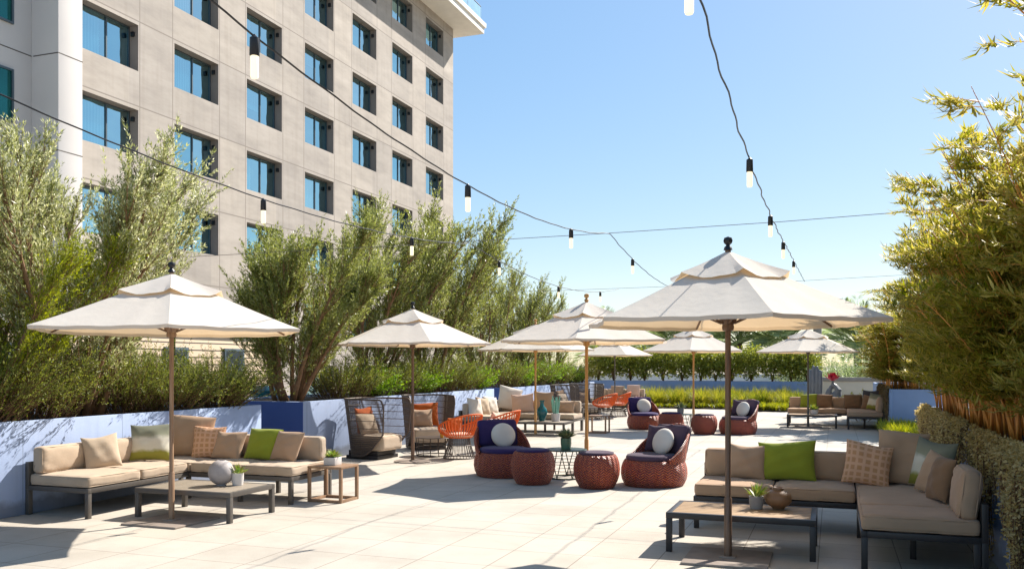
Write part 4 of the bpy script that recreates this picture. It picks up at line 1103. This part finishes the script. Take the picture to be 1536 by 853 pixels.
# ------------------------------------------------------------------ hand sculpture with red flower
t = thing('hand_sculpture', 'large grey sculpture of two hands holding a red flower', 'sculpture', (-.28, 32.6, 0))
h = MB()
for k, (x, top) in enumerate(((-.50, 1.62), (-.385, 1.76), (-.26, 1.74), (-.15, 1.60))):
    h.tube([(x, 0, .45), (x-.005, 0, .8), (x+.01, -.02, 1.15), (x+.012, .0, top-.12), (x+.012, 0, top-.03), (x+.012, 0, top)], [.085, .08, .074, .062, .045, .012], 12)
h.tube([(-.32, 0, 0), (-.32, 0, .3), (-.32, 0, .6), (-.32, 0, .75)], [.19, .20, .22, .19], 16)
h.tube([(-.2, -.03, .35), (.0, -.05, .55), (.06, -.05, .72), (.13, -.05, .92), (.16, -.05, .98)], [.12, .10, .075, .06, .02], 12)
h.tube([(.34, 0, 0), (.34, 0, .3), (.36, 0, .55), (.34, 0, .80), (.30, 0, .86)], [.22, .22, .24, .20, .1], 16)
for k, (dx, dy) in enumerate(((0, 0), (.09, .06), (.13, -.07), (.04, -.12))):
    h.tube([(.42-.02*k, dy, .72), (.40+dx*.6, dy*1.2, .92), (.30+dx*.5, dy, 1.06), (.20+dx*.5, dy*.7, 1.10+.02*k)], [.09, .075, .06, .03], 10)
h.tube([(.18, -.05, .6), (.14, -.1, .8), (.2, -.09, 1.02), (.22, -.06, 1.08)], [.1, .075, .06, .03], 10)
hb = h.build('hands', 'sculpt', t, sharp=0)
md = hb.modifiers.new('Remesh', 'REMESH'); md.mode = 'VOXEL'; md.voxel_size = .022; md.use_smooth_shade = True
fl = MB()
for ring, (n, e, L, wd) in enumerate(((9, .25, .34, .15), (8, .65, .33, .14), (6, 1.05, .28, .12))):
    for k in range(n):
        a = 2*PI*k/n+ring*.35; vs = []; fs = []
        for i in range(7):
            u = i/6; rr = L*u*math.cos(e+.35*u); zz = L*u*math.sin(e+.35*u); ww = wd*math.sin(PI*min(1, u*.9+.08))**.8*.5
            for s in (-1, 0, 1):
                vs.append((rr*math.cos(a)-s*ww*math.sin(a), rr*math.sin(a)+s*ww*math.cos(a), zz+abs(s)*.02*u))
        for i in range(6):
            for j in range(2): fs.append((i*3+j, (i+1)*3+j, (i+1)*3+j+1, i*3+j+1))
        fl.add(vs, fs)
fl.build('flower', 'red_petal', t, loc=(.26, -.05, 1.22), sharp=0)
MB().tube([(.26, -.05, .95), (.26, -.05, 1.24)], [.03, .045], 10).build('stem', 'sculpt', t)

# ------------------------------------------------------------------ vegetation
def unit(a): 
    a = np.asarray(a, float); return a/max(np.linalg.norm(a), 1e-9)
def leaves_on(rng, O, D, Ls, per_m, leafL, leafW, u0=.12, spread=.8, droop=.0, jit=.25):
    """leaves along straight-ish twigs: O origins, D directions, Ls lengths"""
    P = []; DD = []; S = []; LL = []
    for o, d, l in zip(O, D, Ls):
        n = max(3, int(l*per_m)); u = u0+(1-u0)*rng.random(n)
        d = unit(d); r = rng.normal(size=(n, 3)); perp = nrm(r-np.outer(r@d, d))
        bend = np.outer(u*u*l*droop, np.array([0, 0, -1.]))
        P.append(o+np.outer(u*l, d)+bend+perp*.004); 
        DD.append(d*(1.0)+perp*spread+rng.normal(size=(n, 3))*jit); S.append(np.cross(perp, d)+rng.normal(size=(n, 3))*.3)
        LL.append(leafL*rng.uniform(.6, 1.2, n))
    P = np.concatenate(P); DD = np.concatenate(DD); S = np.concatenate(S); LL = np.concatenate(LL)
    return P, DD, S, LL, LL*(leafW/leafL)

def olive_meshes(seed, h, spread, nst, nb, per_m=48, leafL=.055, lean=(.12, .1)):
    rng = np.random.default_rng(seed); tr = MB(); O = []; D = []; Ls = []
    for i in range(nst):
        az = 2*PI*i/nst+rng.uniform(-.4, .4); tilt = spread*rng.uniform(.25, 1.0); hh = h*rng.uniform(.74, 1.0)*(1-.10*tilt/spread)
        out = np.array([math.cos(az), math.sin(az), 0]); base = out*rng.uniform(.05, .22)
        pts = []; w1, w2 = rng.uniform(0, 6, 2)
        for k in range(10):
            s = k/9
            pts.append(base+out*tilt*s**.85*hh*.5+np.array([lean[0], lean[1], 0])*s*s*h*.5+np.array([.05*math.sin(3*s+w1), .05*math.sin(3.4*s+w2), s*hh]))
        tr.tube(pts, [.045*(1-k/9)**.8+.006 for k in range(10)], 6)
        pts = np.array(pts)
        for b in range(nb):
            s = rng.uniform(.05, .99)**.9; f = s*9; k = min(8, int(f)); o = pts[k]+(pts[k+1]-pts[k])*(f-k)
            sd = unit(pts[k+1]-pts[k]); az2 = rng.uniform(0, 2*PI); r = np.array([math.cos(az2), math.sin(az2), 0])*.75+out*.35
            d = unit(sd*rng.uniform(.7, 1.3)+r*rng.uniform(.45, .9)); L = h*(.10+.20*(1-s))*rng.uniform(.7, 1.3)
            q = [o+d*L*u+np.array([0, 0, 1])*.22*L*u*u for u in (0, .35, .7, 1)]
            tr.tube(q, [.010, .008, .006, .003], 4, caps=False)
            q = np.array(q)
            for c in range(11):
                u = rng.uniform(.1, 1)*3; kk = min(2, int(u)); oo = q[kk]+(q[kk+1]-q[kk])*(u-kk)
                dd = unit(unit(q[kk+1]-q[kk])+rng.normal(size=3)*.42+np.array([0, 0, .38]))
                O.append(oo); D.append(dd); Ls.append(rng.uniform(.22, .52))
            O.append(q[-1]); D.append(unit(q[-1]-q[-2])); Ls.append(rng.uniform(.3, .6))
        for c in range(6):
            O.append(pts[-2]); D.append(unit(pts[-1]-pts[-3])+rng.normal(size=3)*.14); Ls.append(rng.uniform(.35, .75))
    P, DD, S, LL, W = leaves_on(rng, O, D, Ls, per_m, leafL, leafL*.27, spread=.75)
    for o, d, l in list(zip(O, D, Ls))[::2]:
        d = unit(d); tr.tube([o, o+d*l*.9], [.004, .002], 3, caps=False)
    return tr, leaf_mesh('crown', P, DD, S, LL, W), None
def olive_tree(seed, label, loc, h, spread, nst, nb, leaf, per_m=48, leafL=.055, rz=0, lean=(.12, .1)):
    t = thing('olive_tree', label, 'tree', loc, rz, 'feathery multi stemmed trees behind the left planters')
    tr, cm, tw = olive_meshes(seed, h, spread, nst, nb, per_m, leafL, lean)
    tr.build('trunk', 'bark', t, sharp=0); link('crown', cm, leaf, t)
    return t
Z = 1.03
TA = olive_tree(11, 'tall silvery green tree above the left umbrella', (-9.75, 9.45, Z), 3.7, 1.25, 11, 24, 'olive_pale', 76, .064)
TB = olive_tree(12, 'bushy tree rising behind the shaded planter end', (-9.7, 14.4, Z), 3.15, 1.3, 13, 25, 'olive', 78, .066, lean=(.34, .12))
TC = olive_tree(13, 'bright green tree behind the round based umbrella', (-9.9, 17.9, Z), 4.3, .85, 10, 21, 'olive', 54, .08, lean=(.34, .1))
TD = olive_tree(14, 'tall tree whose shoots reach past the corner of the hotel', (-9.9, 20.9, Z), 4.75, .78, 10, 21, 'olive', 48, .088, lean=(.3, .0))
dup(TC, (-9.9, 24.6, Z), 2.1, 'leafy tree between the two far gaps of the blue planters', scale=.92)
dup(TD, (-9.9, 28.0, Z), 1.2, 'tree behind the farthest cage chair', scale=.80)
dup(TC, (-9.9, 31.4, Z), 4.0, 'last tree in the row, by the far grasses', scale=.68)
dup(TB, (-10.5, 6.0, Z), 2.5, 'tree at the edge of the photo with dense silvery crown', scale=1.02)
AC = olive_tree(15, 'yellow green feathery bush at the left edge', (-9.62, 7.7, Z), 2.35, 1.25, 9, 16, 'acacia', 95, .045, lean=(.1, .1))

def shrub_meshes(seed, r, h, n, per_m, leafL, leafW, upw=.9):
    rng = np.random.default_rng(seed); O = []; D = []; Ls = []
    for i in range(n):
        a = rng.uniform(0, 2*PI); q = math.sqrt(rng.random()); o = np.array([math.cos(a)*q*r*.55, math.sin(a)*q*r*.55, rng.uniform(0, .25)*h])
        d = unit(np.array([math.cos(a)*q*1.0, math.sin(a)*q*1.0, upw])+rng.normal(size=3)*.22)
        top = h*(1-.45*q*q)*rng.uniform(.6, 1.08); L = max(.15, top-o[2])/max(.45, d[2]) if d[2] > .2 else r*.7
        O.append(o); D.append(d); Ls.append(min(L, 1.25*h))
        for c in range(3):
            u = rng.uniform(.35, .95); O.append(o+d*L*u); D.append(unit(d+rng.normal(size=3)*.45)); Ls.append(L*.28)
    P, DD, S, LL, W = leaves_on(rng, O, D, Ls, per_m, leafL, leafW, u0=.1, spread=.85)
    st = MB()
    for o, d, l in list(zip(O, D, Ls))[::4]: st.tube([o, o+d*l*.92], [.006, .002], 4, caps=False)
    return st, leaf_mesh('leaves', P, DD, S, LL, W)
def shrub(name, seed, label, loc, r, h, n, per_m, leafL, leafW, leaf, group, cat='shrub', upw=.9):
    t = thing(name, label, cat, loc, 0, group); st, lm = shrub_meshes(seed, r, h, n, per_m, leafL, leafW, upw)
    st.build('stems', 'twig', t, sharp=0); link('foliage', lm, leaf, t); return t
HG = 'low shrubs along the blue planters'
SA = shrub('rosemary_shrub', 21, 'dense dark rosemary like shrub at the near end of the left planter', (-9.42, 6.55, Z), .8, .92, 230, 60, .035, .011, 'rosemary', HG)
SB = shrub('rosemary_shrub', 22, 'rosemary like shrub under the left umbrella canopy', (-9.45, 10.7, Z), .8, .85, 230, 60, .036, .011, 'rosemary', HG)
SC = shrub('leafy_shrub', 23, 'bright green leafy shrub beside the nearest cage chair', (-9.45, 17.0, Z), .75, .72, 170, 46, .055, .026, 'bright_shrub', HG)
shr = [(SA, -9.55, 5.4, 'rosemary like shrub at the edge of the photo'), (SA, -9.40, 7.55, 'rosemary like shrub left of the tree trunks'), (SA, -9.55, 8.5, 'rosemary like shrub in front of the tree trunks by the nearest sofa end'),
       (SB, -9.40, 11.7, 'rosemary like shrub before the gap in the blue planters'), (SA, -9.75, 10.2, 'rosemary like shrub right of the tree trunks'), (SB, -9.6, 12.0, 'rosemary like shrub at the planter corner by the teal bin'),
       (SA, -10.6, 9.5, 'rosemary like shrub deep behind the leftmost sofa'), (SB, -10.5, 11.2, 'rosemary like shrub deep behind the left umbrella pole'),
       (SB, -9.5, 15.9, 'dark shrub right behind the nearest cage chair'), (SA, -9.5, 18.1, 'dark shrub behind the second cage chair'), (SC, -9.5, 19.2, 'leafy shrub behind the orange rope chairs'),
       (SA, -9.5, 20.4, 'dark shrub behind the first white pillows'), (SB, -9.5, 21.5, 'dark shrub behind the white pillows of the beige sofa'), (SC, -9.5, 22.6, 'leafy shrub at the far end of the second planter'),
       (SB, -9.5, 25.2, 'dark shrub at the near end of the far planter'), (SC, -9.5, 26.4, 'leafy shrub above the far planter wall'), (SA, -9.5, 27.7, 'dark shrub behind the far cage chair'), (SC, -9.5, 29.0, 'leafy shrub behind the farthest cage chair'),
       (SB, -9.5, 30.5, 'dark shrub near the end of the far planter'), (SC, -9.5, 32.0, 'leafy shrub next to the far grasses'), (SA, -9.5, 33.4, 'last dark shrub of the far planter')]
for i, (s, x, y, lb) in enumerate(shr): dup(s, (x, y, Z), i*1.7, lb, scale=(1.08, 1.08, 1.0+.35*((i*37) % 10)/10))

# hedge of small clipped trees on the far planter
def hedge_tree(seed, label, loc):
    t = thing('hedge_tree', label, 'tree', loc, 0, 'row of clipped small trees at the far end'); rng = np.random.default_rng(seed); tr = MB(); O = []; D = []; Ls = []
    for k in range(4):
        a = k*1.6+rng.uniform(-.3, .3); e = np.array([math.cos(a)*.28, math.sin(a)*.28, 1.0])
        tr.tube([(0, 0, 0), (e[0]*.3, e[1]*.3, .4), tuple(e)], [.035, .025, .01], 6)
    for i in range(620):
        p = rng.normal(size=3); p = p/np.linalg.norm(p)*rng.random()**.45; c = np.array([p[0]*.60, p[1]*.55, .88+p[2]*.62])
        if rng.random() < .12: continue
        O.append(c); D.append(unit(p*.8+rng.normal(size=3)*.6+np.array([0, 0, .3]))); Ls.append(rng.uniform(.18, .4))
    P, DD, S, LL, W = leaves_on(rng, O, D, Ls, 34, .095, .05, u0=0, spread=1.0)
    tr.build('trunk', 'bark', t, sharp=0); link('crown', leaf_mesh('crown', P, DD, S, LL, W), 'hedge', t); return t
H1 = hedge_tree(31, 'clipped small tree at the left end of the far hedge row', (-10.6, 41.4, 1.0))
H2 = hedge_tree(32, 'clipped small tree second in the far hedge row', (-9.85, 41.4, 1.0))
names = ['third', 'fourth', 'fifth', 'sixth', 'seventh', 'eighth', 'ninth', 'tenth', 'eleventh', 'twelfth', 'thirteenth']
for i, nm in enumerate(names):
    dup(H1 if i % 2 else H2, (-9.85+.80*(i+1)+.1*math.sin(i*5), 41.4+.1*math.cos(i*3), 1.0), i*1.1, 'clipped small tree %s from the left in the far hedge row' % nm, scale=(1, 1, .92+.14*((i*7) % 5)/5))

# palms beyond the parapet
def palm(seed, label, loc, h, nf, L):
    t = thing('palm_tree', label, 'palm', loc, 0, 'palms beyond the white parapet'); rng = np.random.default_rng(seed)
    MB().lathe([(.24, 0), (.22, h*.4), (.19, h*.8), (.24, h-.1), (.1, h+.1)], 16).build('trunk', 'palm_trunk', t)
    P = []; D = []; S = []; LL = []; W = []; rb = MB()
    for f in range(nf):
        az = f*2.399+rng.uniform(-.2, .2); el = rng.uniform(.15, 1.4); o = np.array([0, 0, h]); d = np.array([math.cos(az)*math.cos(el), math.sin(az)*math.cos(el), math.sin(el)])
        l = L*rng.uniform(.8, 1.1); q = lambda u: o+d*l*u+np.array([0, 0, -1])*.55*l*u*u*math.cos(el)
        rb.tube([q(u) for u in (0, .3, .6, .85, 1)], [.03, .024, .016, .010, .004], 5)
        side = unit(np.cross(d, [0, 0, 1])); up = np.cross(side, d)
        for u in np.linspace(.22, 1, 34):
            tg = unit(q(min(1, u+.02))-q(u-.02))
            for s in (-1, 1):
                P.append(q(u)); D.append(tg*.75+side*s*.85+up*.25+rng.normal(size=3)*.08); S.append(up); LL.append(.72*l/2*math.sin(PI*min(1, .12+.82*u))+.12); W.append(.052)
    rb.build('frond_ribs', 'palm', t, sharp=0); link('crown', leaf_mesh('crown', P, D, S, np.array(LL), np.array(W)), 'palm', t); return t
PA = palm(41, 'wide palm left of the large umbrella pole, beyond the hedge', (-8.2, 48, -.05), 2.9, 34, 2.8)
dup(PA, (-4.8, 49, -.05), 1.1, 'palm between the two far umbrellas', scale=1.02)
dup(PA, (-2.3, 48.5, -.05), 2.3, 'palm just left of the grey lamp post', scale=1.04)
dup(PA, (1.2, 50, -.05), 3.0, 'palm right of the grey lamp post', scale=1.0)
dup(PA, (-12.0, 50, -.05), 4.0, 'palm at the left end beyond the hedge', scale=.95)
PB = shrub('wild_shrub', 42, 'grey green tangled shrub behind the garden wall', (.9, 41.0, 0), 1.3, 2.2, 240, 26, .11, .03, 'palm', 'shrubs beyond the garden wall')
dup(PB, (2.7, 41.6, 0), 1.0, 'grey green tangled shrub right behind the far bamboo', scale=1.1)
dup(PB, (-.6, 43.0, 0), 2.0, 'grey green tangled shrub left of the sculpture flower', scale=.95)

# ornamental grass beds at the far end: ground cover
def grass_bed(name, label, x0, x1, y0, y1, n, h, mat, seed, blades=26, W=.014, rad=.05):
    rng = np.random.default_rng(seed); P = []; D = []; S = []; LL = []
    for i in range(n):
        c = np.array([rng.uniform(x0, x1), rng.uniform(y0, y1), .03]); hh = h*rng.uniform(.65, 1.1)
        for b in range(blades):
            a = rng.uniform(0, 2*PI); e = rng.uniform(.75, 1.5); d = np.array([math.cos(a)*math.cos(e), math.sin(a)*math.cos(e), math.sin(e)])
            P.append(c+np.array([math.cos(a), math.sin(a), 0])*rad*rng.random()); D.append(d); S.append((-math.sin(a), math.cos(a), 0)); LL.append(hh*rng.uniform(.6, 1.1))
    o = link(name, leaf_mesh(name, P, D, S, np.array(LL), np.array([W*2]*len(P)), .5), mat); return tag(o, label, 'grass', kind='stuff')
struct('planting_bed', MB().box(-8.7, -.9, 36.2, 40.6, -.02, .045, .01), 'soil')
struct('planting_bed', MB().box(-3.0, -.95, 34.9, 36.19, -.02, .04, .01), 'soil')
grass_bed('tall_grass', 'tall yellow green ornamental grass before the far planter', -8.5, -1.2, 36.9, 40.3, 150, .90, 'grass', 51, 80, .010, .17)
grass_bed('tall_grass', 'tall darker green ornamental grass tufts between the golden ones', -8.5, -1.2, 36.9, 40.3, 95, .78, 'grass_dark', 57, 70, .010, .17)
grass_bed('short_grass', 'short bright green grass edging the far bed', -8.6, -1.0, 36.25, 36.7, 120, .26, 'grass_green', 52, 26)
grass_bed('short_grass', 'bright green grass patch in front of the far bed', -2.95, -1.0, 35.0, 36.2, 110, .36, 'grass_green', 53, 30)
grass_bed('short_grass', 'bright green grass tuft in the gap between the bamboo planters', 1.15, 2.2, 21.6, 24.6, 150, .42, 'grass_green', 54, 40)
YS = shrub('yellow_shrub', 55, 'small yellow flowering shrub behind the far brown sofa', (.86, 29.6, 0), .32, .95, 60, 34, .07, .035, 'grass', 'shrubs behind the far sofa')

# bamboo
def bamboo_meshes(seed, h, ncul, lean, bshare=.13, br=30, leafL=.15, spread=.36):
    rng = np.random.default_rng(seed); culms = []; P = []; D = []; S = []; LL = []; tw = MB()
    for i in range(ncul):
        a = rng.uniform(0, 2*PI); r = spread*math.sqrt(rng.random()); b = np.array([math.cos(a)*r, math.sin(a)*r*1.3, 0]); hh = h*rng.uniform(.6, 1.0)
        ld = np.array([lean[0]+rng.normal()*.14, lean[1]+rng.normal()*.16, 0]); pts = []; w0 = rng.uniform(0, 6)
        for k in range(12):
            s = k/11; pts.append(b+np.array([.03*math.sin(4*s+w0), .03*math.cos(3*s+w0), s*hh*(1-.06*s)])+ld*hh*(.35*s+.65*s**2.2))
        rad = rng.uniform(.009, .016); m = MB(); m.tube(pts, [rad*(1-.75*k/11) for k in range(12)], 6); culms.append(m); pts = np.array(pts)
        for q in range(br):
            s = bshare+(1-bshare)*rng.random()**1.6; f = s*11; k = min(10, int(f)); o = pts[k]+(pts[k+1]-pts[k])*(f-k)
            az = rng.uniform(0, 2*PI); d = unit(np.array([math.cos(az)*.8, math.sin(az)*.8, rng.uniform(.2, .9)])); l = rng.uniform(.25, .75)*(1.1-.4*s)
            e = [o+d*l*u-np.array([0, 0, 1])*.22*l*u*u for u in (0, .5, 1)]
            m.tube(e, [.004, .003, .0015], 3, caps=False)
            for c in range(7):
                u = rng.uniform(.15, 1.0) if c else 1.0; oo = o+d*l*u-np.array([0, 0, 1])*.22*l*u*u; ax = unit(d+rng.normal(size=3)*.45)
                nl = rng.integers(5, 9); sd = unit(np.cross(ax, [0.1, 0, 1]))
                for g in range(nl):
                    fan = (g/(nl-1)-.5)*1.9; dd = ax*math.cos(fan)+sd*math.sin(fan)+rng.normal(size=3)*.16-np.array([0, 0, .25])
                    P.append(oo+ax*rng.uniform(-.05, .03)); D.append(dd); S.append(np.cross(dd, [0, 0, 1])+rng.normal(size=3)*.25); LL.append(leafL*rng.uniform(.6, 1.15))
    LL = np.array(LL); return culms, leaf_mesh('foliage', P, D, S, LL, LL*.14, .5), tw
def bamboo(seed, label, loc, h, ncul, lean, leaf, group, **kw):
    t = thing('bamboo_clump', label, 'bamboo', loc, 0, group); cu, fm, tw = bamboo_meshes(seed, h, ncul, lean, **kw)
    for m in cu: m.build('culm', 'culm', t, sharp=0)
    link('foliage', fm, leaf, t); return t
BG = 'golden bamboo clumps in the right planters'
ZB = 1.04
B1 = bamboo(61, 'bamboo clump at the far end of the near planter', (2.2, 14.2, ZB), 3.95, 20, (-.05, .05), 'bamboo_leaf', BG)
B2 = bamboo(62, 'bamboo clump second from the far end of the near planter', (2.1, 12.2, ZB), 3.5, 20, (-.04, 0), 'bamboo_leaf', BG)
B3 = bamboo(63, 'bamboo clump behind the near taupe sofa corner', (2.1, 11.1, ZB), 3.3, 20, (-.05, -.03), 'bamboo_pale', BG)
BE = bamboo(65, 'low leafy bamboo clump at the planter edge, far end', (1.66, 14.75, ZB), 2.75, 24, (-.20, .04), 'bamboo_leaf', BG, bshare=.26, br=24, spread=.22)
for k, (y, lb) in enumerate(((13.6, 'low leafy bamboo clump at the planter edge, beside the thick trailing plant'), (12.6, 'low leafy bamboo clump at the planter edge, second along'), (11.7, 'low leafy bamboo clump at the planter edge, third along'), (10.8, 'low leafy bamboo clump at the planter edge behind the green pillow'), (9.8, 'low leafy bamboo clump at the planter edge beside the sofa corner'), (8.8, 'low leafy bamboo clump at the planter edge beside the sofa arm'))):
    dup(BE, (1.64+.04*(k % 2), y, ZB), .2*k-.5, lb, scale=(1, 1, 1-.05*k))
dup(B2, (2.15, 10.0, ZB), 1.0, 'bamboo clump above the banded pillow', scale=(1, 1, .92))
dup(B1, (2.1, 9.0, ZB), .5, 'bamboo clump above the nearest end of the taupe sofa', scale=(1, 1, .80))
dup(B3, (2.0, 8.0, ZB), .4, 'bamboo clump at the right edge above the trailing plants', scale=(1, 1, .95))
dup(B2, (2.9, 13.2, ZB), 2.0, 'bamboo clump at the back of the planter, far end', scale=(1, 1, 1.12))
dup(B1, (2.9, 11.6, ZB), 3.0, 'bamboo clump at the back of the planter, third along', scale=(1, 1, .98))
dup(B2, (2.9, 10.0, ZB), 4.2, 'bamboo clump at the back of the planter, second along', scale=(1, 1, 1.05))
dup(B3, (2.75, 8.5, ZB), 5.2, 'bamboo clump at the back of the planter, nearest in view', scale=(1, 1, 1.1))
BN = bamboo(64, 'tall arching bamboo whose leafy tips hang into the top right corner', (2.2, 6.1, ZB), 4.4, 14, (-.24, .02), 'bamboo_leaf', BG, br=24, bshare=.42, leafL=.16)
fy = [(1.75, 25.6, 1.0, 'bamboo clump at the front of the far planter'), (2.4, 26.3, 1.05, 'bamboo clump second in the far planter'), (1.9, 27.4, 1.05, 'bamboo clump third in the far planter'), (2.3, 29.0, 1.0, 'bamboo clump fourth in the far planter'), (1.9, 30.8, .95, 'bamboo clump fifth in the far planter'), (2.2, 33.0, .9, 'bamboo clump at the far end of the far planter')]
for i, (x, y, s, lb) in enumerate(fy): dup(B3 if i % 2 else B2, (x, y, ZB+.04), i*1.9, lb, scale=(s*1.35, s*1.25, s*.74))

# trailing plants over the right planter edges
def trailing(seed, label, loc, wy, h, n, leaf, L=.034):
    t = thing('trailing_plant', label, 'trailing plant', loc, 0, 'trailing plants over the bamboo planters'); rng = np.random.default_rng(seed); st = MB(); P = []; D = []; S = []; LL = []
    for i in range(n):
        y = rng.uniform(-wy/2, wy/2)
        if math.sin(y*7.7+seed*1.3)+.6*math.sin(y*17+seed) < -.55 and rng.random() < .8: continue
        prof = max(.12, .52+.48*math.sin(y*5.1+seed)+.25*math.sin(y*13.3+2*seed)); l = min(1.06, h*prof*rng.uniform(.5, 1.1)); x0 = rng.uniform(-.02, .18)
        off = rng.uniform(.015, .10); x0 *= .6; pts = [(x0, y, -.05), (-.02, y, .012+.03*prof+rng.uniform(0, .02)), (-off, y+.02, -.06), (-off-.015*rng.random(), y+rng.normal()*.03, -l*.5), (-off*.8, y+rng.normal()*.05, -l)]
        st.tube(pts, .0028, 3, caps=False); q = np.array(pts); seg = np.linalg.norm(np.diff(q, axis=0), axis=1); m_ = int(seg.sum()/.021)
        for u in rng.random(m_)*4:
            k = min(3, int(u)); o = q[k]+(q[k+1]-q[k])*(u-k); d = rng.normal(size=3)+np.array([-.6, 0, -.3]); P.append(o+rng.normal(size=3)*.012); D.append(d); S.append(rng.normal(size=3)); LL.append(L*rng.uniform(.6, 1.3))
    st.build('stems', 'twig', t, sharp=0); LL = np.array(LL); link('foliage', leaf_mesh('foliage', P, D, S, LL, LL*.6), leaf, t); return t
TR1 = trailing(71, 'silvery trailing plant beside the arm of the near taupe sofa', (1.34, 7.6, PH), 1.6, 1.1, 420, 'trail')
trailing(72, 'silvery trailing plant behind the corner of the near taupe sofa', (1.34, 9.2, PH), 1.5, .95, 300, 'trail')
trailing(73, 'pale trailing plant hanging halfway along the near bamboo planter', (1.34, 11.4, PH), 2.1, .95, 340, 'trail')
trailing(74, 'thick trailing plant covering the far end of the near bamboo planter', (1.34, 14.0, PH), 2.9, 1.05, 460, 'trail')
dup(TR1, (1.34, 6.1, PH), 0, 'silvery trailing plant at the bottom right corner')
trailing(75, 'dry brown trailing plant on the side of the far bamboo planter', (1.36, 26.0, 1.14), 2.2, 1.1, 300, 'trail_brown', .04)
trailing(76, 'dry brown trailing plant behind the arm of the far brown sofa', (1.36, 28.4, 1.14), 2.4, 1.05, 300, 'trail_brown', .04)
